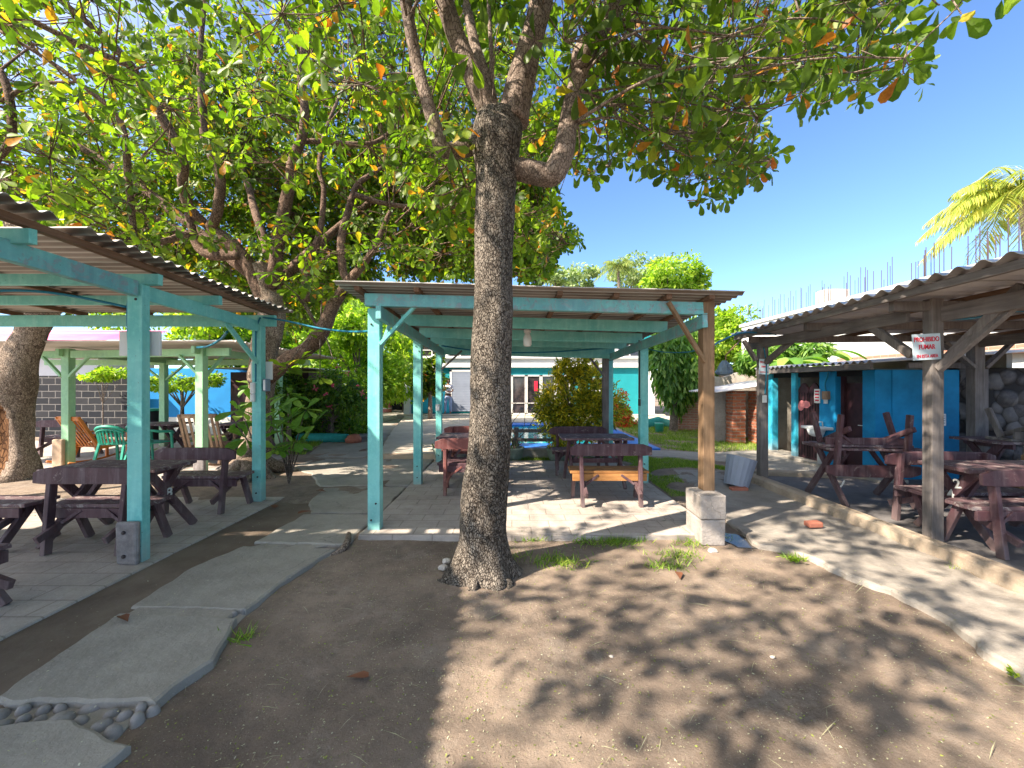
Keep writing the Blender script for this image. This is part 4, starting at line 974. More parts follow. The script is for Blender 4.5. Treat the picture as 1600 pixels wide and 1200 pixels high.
grow_crown(t2, L2, cl, 14, 7, .158, M['leafmid'], M['limbdark'], .55, T_BIG, True, mask2)

# ---------------------------------------------------------------- hollow trunk at the far left
t3 = thing('hollow_tree', 'old tree with a big rotten hollow in its pale trunk at the left edge', 'tree', (-8.3, 6.75, 0))
mb = MB(); n_ = 40; D3 = 6.7; rings = []
prof = [(755,-14,62,.1),(745,12,40,0),(700,14,30,0),(650,14,29,0),(600,20,29,0),(560,28,25,0),(520,48,20,0),(480,66,26,0),(430,60,24,0),(380,40,22,0),(320,30,20,0)]
pys = [p[0] for p in prof][::-1]
for py in np.arange(755, 320, -6):
    cx = np.interp(py, pys, [p[1] for p in prof][::-1]); hw = np.interp(py, pys, [p[2] for p in prof][::-1])
    c = P(cx, py, D3); r_ = hw/F*D3; ring = []
    for k_ in range(n_):
        t = 2*math.pi*k_/n_
        qd = 1+.10*noise.noise(Vector((math.cos(t)*1.5, math.sin(t)*1.5, py*.02)))*1.6
        # hollow facing the yard (front side)
        dz = max(0, 1-((py-690)/62)**2)**.5 if abs(py-690) < 62 else 0
        ang = abs(((t+math.pi*.5+math.pi) % (2*math.pi))-math.pi)
        if dz > 0: qd *= 1-.72*dz*max(0, 1-(ang/(.9*dz+.15))**4) if ang < .9*dz+.15 else 1
        ring.append((c.x+r_*qd*math.cos(t), D3+r_*.8*qd*math.sin(t), c.z))
    rings.append(ring)
vs = [v for r_ in rings for v in r_]; fs = []
for i in range(len(rings)-1):
    for k_ in range(n_): k2 = (k_+1) % n_; fs.append((i*n_+k_, i*n_+k2, (i+1)*n_+k2, (i+1)*n_+k_))
mb.add(vs, fs, True); o3 = mb.build('trunk', M['hollowbark'], t3)
o3.data.materials.append(M['rot'])
me = o3.data
for p_ in me.polygons:
    c = p_.center; wz = c.z; 
    idx = p_.index; row = idx//n_; kk = idx % n_; py = 755-row*6; t = 2*math.pi*(kk+.5)/n_
    ang = abs(((t+math.pi*.5+math.pi) % (2*math.pi))-math.pi); dz = max(0, 1-((py-690)/62)**2)**.5 if abs(py-690) < 62 else 0
    if dz > 0 and ang < .82*dz: p_.material_index = 1
mb = MB(); L3 = [limb(mb, [tuple(P(40,400,D3)),tuple(P(20,330,D3)),tuple(P(-60,200,D3)),tuple(P(-180,60,D3))], [.22,.16,.1,.05], 10, 5)]
mb.build('limbs', M['hollowbark'], t3)
cl = [np.array([r2.uniform(-14,-7.6), r2.uniform(5,9), r2.uniform(4.2,6.6)]) for _ in range(50)]
cl = [c_ for c_ in cl if sunkeep(*c_, r2.random())]
grow_crown(t3, L3, cl, 8, 6, .2, M['leafmid'], M['limbdark'], .6, T_MID)

# ---------------------------------------------------------------- sapling leaves round the left post
def sapling(label, spots, base, size, m, k=7, cat='plant', name='almond_sapling', tmpl=T_BIG):
    t = thing(name, label, cat, tuple(base)); b = Vector(base); mb = MB(); tips = []
    for s_ in spots:
        s_ = Vector(s_); mid = b.lerp(s_, .5)+Vector((0, 0, .12)); pts, rr = catmull([b, mid, s_], [.014,.01,.006], 5); mb.tube(pts, rr, 6, False); tips.append(tuple(s_))
    mb.build('stem', M['limb'], t); tips = np.array(tips); d = np.tile(np.array([0,-.2,1.]), (len(tips),1))+npr.normal(scale=.3, size=(len(tips),3))
    c, u, w_, s2 = rosettes(tips, d, k, size, (50, 105), .35)
    leafmesh('foliage', orient(c, u, w_, s2, tmpl), len(c), tmpl, m, t)
sapling('big leaved sucker growing left of the turquoise post against the large tree', [P(375,640,6.1),P(392,628,6.3),P(368,660,6.2),P(385,685,6.2),P(390,600,6.3)], (-4.0,6.4,0), .30, M['leafmango'], 8)
sapling('big leaved sucker growing right of the turquoise post against the large tree', [P(435,640,5.9),P(455,650,6.0),P(440,672,5.9),P(460,690,6.0),P(478,640,6.1),P(432,700,5.9),P(488,665,6.1),P(450,615,6.2),P(425,655,5.8)], (-3.6,6.4,0), .30, M['leafmango'], 8)
sapling('loose low almond twigs hanging beside the middle pavilion roof', [P(470,560,6.4),P(500,590,6.4),P(448,575,6.4),P(520,560,6.5),P(480,520,6.4),P(505,450,6.6),P(530,465,6.6),P(440,440,6.0),P(425,425,5.9),P(455,452,6.0)], q(500,520,6.8), .24, M['leafmid'], 7)
# ---------------------------------------------------------------- generic background trees and shrubs
def bush(label, c, r_, n_, size, m, cat='shrub', name='leafy_shrub', trunk=None, lumps=14, tmpl=T_MID, group=None, flowers=None, nfl=0, seed=0, droop=.3, low=-.7, hole=.0, trm=None, flr=None):
    c = Vector(c); base = (c.x, c.y, trunk if trunk is not None else 0.)
    t = thing(name, label, cat, base, group); g_ = np.random.default_rng(seed+3)
    cen = g_.normal(size=(lumps,3)); cen /= np.linalg.norm(cen, axis=1, keepdims=True); cen *= g_.uniform(.25,.95,(lumps,1))**.7; cen[:,2] = np.clip(cen[:,2], low, 1)
    lr = g_.uniform(.14,.46, lumps)
    ii = g_.integers(0, lumps, n_); v_ = g_.normal(size=(n_,3)); v_ /= np.linalg.norm(v_, axis=1, keepdims=True)
    rad = g_.uniform(.35,1,(n_,1))**.45*np.where(g_.random((n_,1)) < .2, g_.uniform(1., 1.45, (n_,1)), 1.)
    p = (cen[ii]+v_*rad*lr[ii][:,None])*np.array(r_)+np.array(c)
    u = v_+g_.normal(scale=.7, size=(n_,3)); u[:,2] -= droop*2; w_ = v_*.6+g_.normal(scale=.5, size=(n_,3)); w_[:,2] += .6
    s_ = size*g_.uniform(.6,1.3,n_)
    keep = p[:,2] > base[2]-.02
    p, u, w_, s_ = p[keep], u[keep], w_[keep], s_[keep]
    leafmesh('foliage', orient(p, u, w_, s_, tmpl), len(p), tmpl, m, t)
    mb = MB(); H_ = c.z-base[2]; tr = flr or max(.015, min(.16, H_*.045))
    st = Vector(base)
    pts, rr = catmull([st-Vector((0,0,.05)), st+Vector((g_.uniform(-.1,.1)*r_[0]*.3, 0, H_*.45)), c], [tr*1.4, tr, tr*.5], 4); mb.tube(pts, rr, 8, False)
    for i in range(min(lumps, 9)):
        e = Vector(cen[i])*.9; e = Vector((e.x*r_[0], e.y*r_[1], e.z*r_[2]))+c; a = st.lerp(c, .55); mb.tube([a, a.lerp(e,.5)+Vector((0,0,.05*H_)), e], [tr*.5, tr*.35, tr*.12], 5, False)
    mb.build('trunk', trm or M['limb'], t)
    if nfl:
        j = g_.integers(0, len(p), nfl); out = p[j]+ (p[j]-np.array(c))*.12
        c2 = np.repeat(out, 5, 0); u2 = g_.normal(size=(len(c2),3)); w2 = g_.normal(size=(len(c2),3))
        leafmesh('flowers', orient(c2, u2, w2, np.full(len(c2), size*.9), T_MID), len(c2), T_MID, flowers, t)
    return t
M['leafhaze'] = leafmat('pale_far_leaves', [(0, (.16,.24,.10)), (1., (.40,.46,.24))], .35)
def pxb(label, px, py, Y, rx, ry, n_, size, m, **kw):
    c = P(px, py, Y); k_ = Y/F
    dep = kw.pop('dep', None) or rx*k_*.8
    return bush(label, c, (rx*k_, dep, ry*k_), n_, size, m, **kw)
# croton
pxb('tall yellow green croton bush behind the middle pavilion', 893, 626, 9.3, 62, 78, 11000, .13, M['croton'], name='croton_bush', cat='bush', lumps=26, seed=1, droop=-.1, tmpl=T_LONG)
pxb('red flowering bush on the lawn in front of the teal building', 978, 652, 15.2, 26, 42, 2600, .13, M['leafbright'], name='flowering_bush', cat='bush', flowers=M['flower'], nfl=520, seed=2)
pxb('dark green hedge shrub with pink flowers at the bend of the path', 520, 636, 11.5, 62, 52, 7000, .12, M['leafdark'], name='flowering_shrub', flowers=M['pinkflower'], nfl=34, seed=3, lumps=22)
pxb('mid green shrub left of the pink flowered one', 452, 618, 10.8, 55, 62, 6500, .13, M['leafdark'], seed=4, lumps=20)
pxb('low grassy bush at the foot of the path', 560, 655, 13.0, 26, 30, 3000, .16, M['leafbright'], seed=5, tmpl=T_LONG)
pxb('low leafy shrub behind the turquoise kerb', 478, 668, 11.6, 40, 24, 2600, .12, M['leafdark'], seed=44)
bgg = 'sunlit trees beyond the yard on the left'
pxb('broad bright yellow green tree left of the path', 560, 560, 17, 105, 72, 11000, .26, M['leafbright'], name='leafy_tree', cat='tree', group=bgg, seed=6, lumps=30)
pxb('bright round tree over the stall at the end of the path', 655, 560, 21.5, 78, 62, 7000, .30, M['leafbright'], name='leafy_tree', cat='tree', group=bgg, seed=7, lumps=24)
pxb('yellowish small tree in front of the left end of the teal building', 672, 590, 17.0, 25, 42, 2600, .22, M['leafmid'], name='leafy_tree', cat='tree', group=bgg, seed=8)
pxb('tall green tree above the path seen between the two pavilions', 520, 500, 24, 150, 70, 9000, .38, M['leafbright'], name='leafy_tree', cat='tree', group=bgg, seed=9, lumps=30)
pxb('green tree seen through the gap over the mint pavilion roof', 330, 500, 20, 130, 50, 6500, .32, M['leafbright'], name='leafy_tree', cat='tree', group=bgg, seed=10, lumps=24)
pxb('darker tree behind the pink roof', 60, 430, 26, 190, 80, 8000, .4, M['leafmid'], name='leafy_tree', cat='tree', group=bgg, seed=11, lumps=24)
pxb('tree filling the view behind the blue left wall', 400, 560, 19, 70, 55, 5000, .26, M['leafdark'], name='leafy_tree', cat='tree', group=bgg, seed=21, lumps=20)
pxb('pruned little flat topped tree by the blue left wall', 285, 596, 11.4, 62, 14, 2400, .12, M['leafbright'], name='umbrella_tree', cat='tree', seed=12, lumps=16, dep=.8, flr=.05)
pxb('flat strip of yellow green foliage over the black block wall', 160, 585, 11.3, 45, 8, 1400, .12, M['leafbright'], name='wall_creeper', cat='plant', seed=13, dep=.5, flr=.012)
bgr = 'sunlit trees beyond the yard on the right'
pxb('drooping long leaved tree over the brick wall in the right garden', 1052, 560, 13.6, 48, 82, 7500, .28, M['leafmango'], name='mango_tree', cat='tree', group=bgr, seed=14, lumps=24, tmpl=T_LONG, droop=.9)
pxb('bright tree crown standing above the right corner of the middle pavilion', 1045, 442, 30, 58, 36, 6000, .36, M['leafbright'], name='leafy_tree', cat='tree', group=bgr, seed=15, lumps=22)
pxb('green tree between the middle pavilion and the grey pavilion', 1128, 528, 21, 46, 48, 6500, .26, M['leafbright'], name='leafy_tree', cat='tree', group=bgr, seed=16, lumps=24)
pxb('dark tree low behind the old wall', 1120, 570, 24, 70, 30, 3500, .3, M['leafdark'], name='leafy_tree', cat='tree', group=bgr, seed=17)
pxb('pale distant tree left of the far palm', 882, 436, 42, 48, 26, 3500, .42, M['leafhaze'], name='leafy_tree', cat='tree', group=bgr, seed=18)
pxb('pale distant tree right of the far palm', 1000, 425, 44, 50, 24, 3500, .42, M['leafhaze'], name='leafy_tree', cat='tree', group=bgr, seed=19)
# banana plant behind the toilet block
def banana(label, c, n_, seed):
    t = thing('banana_plant', label, 'plant', (c[0], c[1], 0)); g_ = random.Random(seed); mb = MB()
    for i in range(n_):
        a = i*2.4+g_.uniform(-.3,.3); ln = g_.uniform(.8,1.25); el = g_.uniform(.5,1.2); wd = .17
        p0 = Vector(c); vs = []; K = 9
        for k_ in range(K+1):
            u = k_/K; r_ = ln*(u); z = ln*el*(u-1.05*u*u); w_ = wd*math.sin(math.pi*min(1,u*.93+.06))**.6
            d = Vector((math.cos(a), math.sin(a), 0)); s_ = Vector((-math.sin(a), math.cos(a), 0))
            b = p0+d*r_+Vector((0,0,z)); vs += [b-s_*w_+Vector((0,0,-.04)), b, b+s_*w_+Vector((0,0,-.04))]
        fs = []
        for k_ in range(K):
            a_ = k_*3; fs += [(a_, a_+1, a_+4, a_+3), (a_+1, a_+2, a_+5, a_+4)]
        mb.add(vs, fs, True)
    mb.build('leaves', M['leafmango'], t)
    mb = MB(); mb.tube([(c[0],c[1],-.05),(c[0]+.03,c[1],c[2]*.5),(c[0],c[1],c[2])], [.14,.11,.07], 10); mb.build('stem', M['leafmango'], t)
banana('banana plant behind the near end of the toilet block roof', P(1235,572,11.5), 13, 1)
banana('smaller banana plant closer to the white wall', P(1282,560,12.2), 11, 2)
pxb('leafy shrub between the banana plants and the old wall', 1218, 562, 12.5, 62, 36, 5500, .22, M['leafmango'], seed=31, tmpl=T_LONG, droop=.5)
# palms
def palm(label, base, top, nf, ln, m, seed, leaflets=34):
    t = thing('coconut_palm', label, 'palm', tuple(base)); g_ = random.Random(seed); base = Vector(base); top = Vector(top)
    mb = MB(); pts, rr = catmull([base, base.lerp(top,.5)+Vector((.25,0,0)), top], [.2,.14,.11], 8); mb.tube(pts, rr, 12, True, True, .1); mb.build('trunk', M['hollowbark'], t)
    mb = MB(); C=[]; U=[]; W=[]; S=[]
    for i in range(nf):
        a = i*2.39996+g_.uniform(-.2,.2); lift = 1.4-1.75*(i/nf); L_ = ln*g_.uniform(.85,1.1)
        d = Vector((math.cos(a), math.sin(a), 0)); pp = []
        for k_ in range(15):
            u = k_/14; r_ = L_*(u*math.cos(lift*.75)*1.0+.12*u*(1-u)); z = L_*(math.sin(lift*.75)*u*1.1-.62*u*u-.1*u)
            pp.append(top+d*r_+Vector((0,0,z)))
        mb.tube(pp, [.035*(1-.85*k_/14) for k_ in range(15)], 5, False)
        for k_ in range(leaflets):
            u = .10+.9*k_/leaflets; f_ = u*14; j = min(13, int(f_)); p_ = pp[j].lerp(pp[j+1], f_-j); tg = (pp[j+1]-pp[j]).normalized()
            sd = tg.cross(Vector((0,0,1))).normalized()
            for s_ in (-1, 1):
                v_ = sd*s_+tg*.55+Vector((0,0,-.35-.5*g_.random())); C.append(p_); U.append(v_); W.append(Vector((0,0,1))+sd*s_*.3+Vector((g_.uniform(-.3,.3),)*3)); S.append(L_*.30*(math.sin(math.pi*min(1,u*.85+.12))**.7)*g_.uniform(.8,1.1))
    mb.build('midribs', m, t)
    T_ = (np.array([(0,0,0),(.3,-.035,.0),(.75,-.03,-.10),(1,0,-.24),(.75,.03,-.10),(.3,.035,.0)]), [(0,1,2,5),(5,2,3,4)])
    leafmesh('fronds', orient(np.array(C), np.array(U), np.array(W), np.array(S), T_), len(C), T_, m, t)
palm('tall coconut palm with golden fronds at the right edge of the sky', (19.0, 14.5, 0), (18.6, 14.5, 8.7), 34, 2.75, M['palm'], 4, 44)
palm('distant coconut palm rising over the roof of the middle pavilion', (9.3, 35, 0), (9.35, 35, 12.0), 22, 2.1, M['palmgreen'], 9, 30)
# ---------------------------------------------------------------- teal building at the back
tb = thing('building', 'two storey teal and white building across the pool at the back', 'building', (1, 22, 0))
XP = lambda px, Y=20.: (px-800)/F*Y
ZP = lambda py, Y=20.: H+(600-py)/F*Y
mb = MB(); mb.box(-5.3, 7.0, 20.0, 26, -.1, 5.1); mb.build('wall', M['tealwall'], tb)
mb = MB(); mb.box(-5.5, 7.15, 19.82, 20.02, 2.42, 2.98); mb.box(-5.5,7.15,19.7,19.84,2.86,2.99); mb.build('balcony_band', M['white'], tb, .02)
mb = MB(); mb.box(-5.5, 7.2, 19.7, 26.2, 5.1, 5.25); mb.build('roof', M['white'], tb)
x = -4.6
while x < 6.4:
    w_ = 1.15; t_ = MB(); t_.box(x, x+w_, 19.97, 20.01, 2.98, 3.85)
    f_ = t_.build('window', M['glass'], tb)
    t_ = MB()
    for xx in (x, x+w_*.5, x+w_): t_.box(xx-.03, xx+.03, 19.93, 19.985, 2.98, 3.87)
    t_.box(x, x+w_, 19.935, 19.98, 3.28, 3.33); t_.build('frame', M['alu'], f_)
    t_ = MB(); t_.box(x-.20, x-.04, 19.86, 20.0, 2.97, 4.2); t_.build('pillar', M['white'], tb)
    x += 1.42
mb = MB(); mb.box(-3.03, -1.6, 19.93, 20.01, .22, 2.22); sh = mb.build('roller_shutter', M['shutter'], tb)
mb = MB()
for i in range(24): mb.box(-3.0, -1.63, 19.915, 19.935, .24+i*.083, .24+i*.083+.066)
mb.build('slats', M['shutter'], sh)
mb = MB()
for (a,b,c_,d_) in ((-3.12,-3.02,.2,2.32),(-1.61,-1.51,.2,2.32),(-3.12,-1.51,2.22,2.34)): mb.box(a,b,19.9,20.0,c_,d_)
mb.build('frame', M['white'], sh)
for i, px in enumerate((775, 799, 822, 845, 868)):
    xa = XP(px); mb = MB(); mb.box(xa+.06, xa+.70, 19.95, 20.01, .1, 2.0); f_ = mb.build('glass_door', M['glass'], tb)
    mb = MB()
    for (a,b,c_,d_) in ((xa-.02,xa+.08,.06,2.06),(xa+.67,xa+.73,.06,2.06),(xa,xa+.72,1.98,2.06),(xa,xa+.72,.04,.14),(xa,xa+.72,.62,.66)): mb.box(a,b,19.9,19.96,c_,d_)
    mb.build('frame', M['alu'], f_)
mb = MB(); mb.box(XP(836)-.05, XP(836)+.12, 19.86, 19.9, 1.25, 1.75); tag(mb.build('red_towel', M['redtext'], None), 'small red cloth hanging at the glass doors of the teal building', 'towel')
mb = MB(); mb.box(XP(925), XP(947), 19.94, 20.01, 1.3, 1.85); f_ = mb.build('window', M['glass'], tb)
mb = MB()
for (a,b,c_,d_) in ((XP(924),XP(948),1.84,1.92),(XP(924),XP(948),1.24,1.31)): mb.box(a,b,19.9,19.96,c_,d_)
mb.build('frame', M['alu'], f_)
mb = MB(); mb.box(6.75, 7.05, 19.6, 19.9, 0, 2.5); mb.build('pillar', M['white'], tb, .01)
mb = MB(); mb.box(-5.35, -5.05, 19.6, 19.9, 0, 2.5); mb.build('pillar', M['white'], tb, .01)
# cyan sheet leaning by the shutter
mb = MB(); n_ = 8; vs = []
for i in range(n_+1):
    for j in range(n_+1):
        u, v_ = i/n_, j/n_; vs.append((-4.4+1.35*u, 19.5-.5*v_*0+.12*math.sin(u*9)+(.35*v_), .15+1.75*v_*(1-.5*u)))
mb.add(vs, [(i*(n_+1)+j, (i+1)*(n_+1)+j, (i+1)*(n_+1)+j+1, i*(n_+1)+j+1) for i in range(n_) for j in range(n_)], True)
o = mb.build('tarpaulin', M['tarp'], None); tag(o, 'cyan tarpaulin leaning against the teal wall left of the person', 'tarpaulin'); sd = o.modifiers.new('s','SOLIDIFY'); sd.thickness = .01
# white and grey panel pieces by the post
mb = MB(); mb.box(XP(676,18.8), XP(682,18.8), 18.7, 18.8, 1.2, 3.0); tag(mb.build('speaker', M['white'], None, .02), 'narrow white panel hanging left of the person in front of the teal wall', 'panel')

# person in white by the shutter
pe = (-3.05, 18.95, .17)
def skin_fig(name, verts, edges, radii, m, parent, sub=2, root=0):
    me = bpy.data.meshes.new(name); me.from_pydata([tuple(v) for v in verts], edges, []); me.update()
    o = link(name, me, m, parent, pe if parent is None else None)
    s_ = o.modifiers.new('skin', 'SKIN'); s_.use_smooth_shade = True
    for i, r_ in enumerate(radii):
        me.skin_vertices[0].data[i].radius = (r_, r_) if not hasattr(r_, '__len__') else r_
        me.skin_vertices[0].data[i].use_root = (i == root)
    u = o.modifiers.new('sub', 'SUBSURF'); u.levels = sub; u.render_levels = sub
    return o
V = [(0,0,.88),(0,0,1.05),(0,0,1.22),(0,0,1.36),(0,0,1.43),(0,-.01,1.50),(0,-.015,1.57),(0,0,1.64),
     (.09,0,.86),(.10,-.01,.48),(.11,.02,.10),(.11,-.10,.04),(-.09,0,.86),(-.12,-.02,.48),(-.14,.02,.10),(-.15,-.10,.04),
     (.17,0,1.35),(.23,-.02,1.10),(.12,-.22,1.06),(.06,-.28,1.08),(-.17,0,1.35),(-.25,-.04,1.12),(-.16,-.24,1.12),(-.09,-.29,1.14)]
E = [(0,1),(1,2),(2,3),(3,4),(4,5),(5,6),(6,7),(0,8),(8,9),(9,10),(10,11),(0,12),(12,13),(13,14),(14,15),(3,16),(16,17),(17,18),(18,19),(3,20),(20,21),(21,22),(22,23)]
Rr = [.12,.11,.12,.11,.05,.075,.085,.06,.085,.058,.038,.035,.085,.058,.038,.035,.05,.040,.030,.026,.05,.040,.030,.026]
# fingers
for hand, sx in ((19, 1), (23, -1)):
    hx, hy, hz = V[hand]
    for i, ln in enumerate((.055,.065,.06,.048)):
        V += [(hx-sx*(.02), hy-.015-.0, hz+.022-.015*i), (hx-sx*(.02+ln*.6), hy-.03, hz+.02-.016*i), (hx-sx*(.02+ln), hy-.02, hz+.012-.016*i)]
        b = len(V)-3; E += [(hand, b), (b, b+1), (b+1, b+2)]; Rr += [.009,.008,.007]
    V += [(hx+sx*.0, hy-.03, hz+.03), (hx-sx*.03, hy-.045, hz+.045)]; b = len(V)-2; E += [(hand, b), (b, b+1)]; Rr += [.010,.008]
person = skin_fig('person', V, E, Rr, M['skin'], None)
tag(person, 'person in a white shirt and pale blue trousers standing by the grey shutter', 'person'); LOC[person.name] = Vector(pe)
skin_fig('shirt', [(0,0,.92),(0,0,1.05),(0,0,1.22),(0,0,1.37),(0,0,1.42),(.175,0,1.35),(.225,-.02,1.14),(-.175,0,1.35),(-.24,-.04,1.16)], [(0,1),(1,2),(2,3),(3,4),(3,5),(5,6),(3,7),(7,8)], [.155,.142,.15,.135,.075,.075,.065,.075,.065], M['shirt'], person)
skin_fig('trousers', [(0,0,.96),(0,0,.88),(.09,0,.82),(.105,-.01,.48),(.11,.02,.10),(-.09,0,.82),(-.125,-.02,.48),(-.14,.02,.10)], [(0,1),(1,2),(2,3),(3,4),(1,5),(5,6),(6,7)], [.145,.145,.105,.078,.06,.105,.078,.06], M['trousers'], person)
skin_fig('hair', [(0,.02,1.60),(0,.015,1.65),(0,.03,1.56)], [(0,1),(0,2)], [.095,.08,.07], M['hair'], person)
mb = MB(); mb.lathe((pe[0],pe[1],pe[2]+.925), [(.158,0),(.16,.01),(.158,.03)], 18); mb.build('belt', M['hair'], person)

# stall things at the end of the path
dr = thing('drum', 'faded red and white drum at the end of the path', 'drum', (-7.1, 22.5, 0))
mb = MB(); mb.lathe((-7.1,22.5,.0), [(.27,0),(.28,.02),(.28,.32),(.29,.34),(.28,.36),(.28,.68),(.29,.70),(.28,.72),(.28,1.05),(.26,1.07)], 20); mb.build('barrel', M['pinkcloth'], dr)
mb = MB()
for z in (.2,.55,.9):
    mb = MB(); mb.lathe((-7.1,22.5,z), [(.283,0),(.286,.01),(.286,.05),(.283,.06)], 20); mb.build('band', M['white'], dr)
mk = thing('market_stall', 'small shaded stall with dark goods at the end of the path', 'stall', (-6.0, 23, 0))
for x_ in (-7.6, -4.9):
    mb = MB(); mb.box(x_-.05,x_+.05,22.9,23.0,0,2.1); mb.build('post', M['rawwood'], mk)
mb = MB(); mb.box(-7.8,-4.7,22.4,24.2,1.95,2.02); mb.build('roof', M['tarp'], mk)
mb = MB(); mb.box(-6.4,-5.0,23.0,23.6,.75,.82)
for x_ in (-6.35,-5.05): mb.box(x_-.03,x_+.03,23.05,23.1,0,.75)
mb.build('counter', M['maroon'], mk)
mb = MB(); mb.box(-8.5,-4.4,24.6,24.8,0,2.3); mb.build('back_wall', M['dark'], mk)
for i in range(5):
    mb = MB(); x_ = -6.25+i*.28; mb.lathe((x_,23.25,.82), [(.06,0),(.075,.05),(.07,.18+.04*(i%3)),(.03,.24)], 10); tag(mb.build('jar', M[('orangewood','brass','redtext','whitegloss','hair')[i]], None), ('orange jar','dark metal jar','red jar','white jar','black jar')[i]+' standing on the counter of the far stall', 'jar', 'jars on the far stall')
for i, x_ in enumerate((-5.9, -5.2)):
    mb = MB(); mb.box(x_-.22,x_+.22,22.6,22.9,0,.5); mb.box(x_-.24,x_+.24,22.58,22.92,.44,.5); tag(mb.build('crate', M['black'], None, .02), ('left','right')[i]+' dark crate on the ground before the far stall', 'crate', 'dark crates by the far stall')
# low turquoise kerb with round end by the shrubs
mb = MB(); mb.tube([(-5.9,11.0,.10),(-5.5,10.9,.11),(-5.0,11.0,.10),(-4.55,11.0,.09)], [.13,.14,.14,.12], 12); tag(mb.build('planter_kerb', M['tealkerb'], None), 'low rounded turquoise kerb edging the flower bed', 'kerb', 'turquoise bed kerbs')
mb = MB(); mb.tube([(-6.9,11.9,.10),(-6.3,11.6,.11),(-5.9,11.5,.09)], [.12,.14,.12], 12); tag(mb.build('planter_kerb', M['tealkerb'], None), 'second turquoise kerb piece further left in the flower bed', 'kerb', 'turquoise bed kerbs')
# brick edging stones behind
mb = MB()
mb = MB(); mb.lathe((-4.35,10.9,0), [(.2,0),(.22,.1),(.15,.2),(.02,.22)], 10); tag(mb.build('boulder', M['brick_red'], None, 0, .02), 'brown boulder at the end of the turquoise kerb', 'stone')

# wooden rail fence and low wall before the pool
fr = thing('rail_fence', 'low grey wooden rail fence between the middle pavilion and the pool', 'fence', (.7, 9.0, 0))
for x_ in (.10, 1.35, -1.0):
    mb = MB(); mb.box(x_-.05, x_+.05, 8.96, 9.05, -.05, .62); mb.build('post', M['greywood'], fr, .006)
for z_ in (.34, .545):
    mb = MB(); mb.bar((-1.1, 8.94, z_), (1.45, 8.94, z_), .03, .075); mb.build('rail', M['greywood'], fr, .005)
mb = MB(); mb.box(.22, 2.0, 8.78, 8.93, -.06, .13); mb.box(.2,2.02,8.76,8.95,.13,.16); tag(mb.build('low_wall', M['pathstone'], None, .01, .004), 'low dark concrete kerb wall behind the middle pavilion floor', 'wall')
def planter(label, x_, y_, r_, k, m):
    t = thing('plant_pot', label, 'planter', (x_, y_, 0), 'mossy planters behind the middle pavilion')
    mb = MB(); mb.lathe((x_,y_,0), [(r_*.7,-.02),(r_*.85,.04),(r_,.19),(r_*1.04,.2),(r_*1.04,.24),(r_*.9,.24),(r_*.86,.2)], 22); mb.build('pot', M['pot'], t)
    n_ = k; g_ = npr; c = np.tile([x_, y_, .25], (n_,1))+g_.normal(scale=[r_*.45,r_*.45,.05], size=(n_,3)); u = g_.normal(size=(n_,3)); u[:,2] = abs(u[:,2])+.5; w_ = g_.normal(size=(n_,3))
    leafmesh('foliage', orient(c, u, w_, np.full(n_, .13), T_LONG), n_, T_LONG, m, t)
planter('mossy planter with yellow green plant in front of the croton bush', .98, 8.45, .24, 90, M['croton'])
planter('mossy planter with bare twigs just right of the middle trunk', .04, 8.55, .22, 20, M['leafdark'])
planter('mossy planter below the faded red bench behind the middle pavilion', -1.45, 8.55, .25, 14, M['leafdark'])
tw = thing('bare_twig', 'thin bare twiggy plant growing from the planter right of the trunk', 'plant', (.04, 8.55, .2))
mb = MB(); r3 = random.Random(3)
for i in range(5):
    a = Vector((.04, 8.55, .2)); pts = [a]
    for k_ in range(6): a = a+Vector((r3.uniform(-.12,.22), r3.uniform(-.08,.08), r3.uniform(.12,.26))); pts.append(a)
    mb.tube(pts, [.011-.0014*k_ for k_ in range(7)], 5, False)
mb.build('stems', M['limb'], tw)

# ---------------------------------------------------------------- toilet block
tw_ = thing('toilet_block', 'low bright blue toilet block with three dark doorways and wavy roof', 'building', (7, 8, 0))
X0 = 6.1; th = .14
def wbox(y0, y1, z0, z1, m, name='wall', x0=X0, x1=X0+th, bev=.006):
    mb = MB(); mb.box(x0, x1, y0, y1, z0, z1); return mb.build(name, m, tw_, bev)
ZT = 1.84
wbox(9.3,9.6,0,ZT,M['cyantrim'],'pillar'); wbox(8.50,8.63,0,ZT,M['cyantrim'],'pillar',X0-.03,X0+.08)
wbox(7.49,7.88,0,ZT,M['bluewall']); 
mb = MB(); mb.box(X0, 7.5, 6.67, 6.91, -.05, ZT); mb.build('wall', M['bluewall'], tw_, .008)
mb = MB(); mb.box(6.38, 7.5, 6.655, 6.672, -.05, ZT-.01); mb.build('wall', M['bluewall'], tw_)
for y0, y1 in ((8.63,9.3),(7.88,8.5),(6.91,7.49)): pass
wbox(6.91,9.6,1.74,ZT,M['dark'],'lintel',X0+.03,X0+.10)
# interior: partition walls and back wall
mb = MB(); mb.box(8.6, 8.7, 6.9, 9.6, 0, 2.2)
for y_ in (9.55, 8.55, 7.7): mb.box(X0+th, 8.6, y_-.04, y_+.04, 0, 1.9)
mb.build('inner_wall', M['pathstone'], tw_)
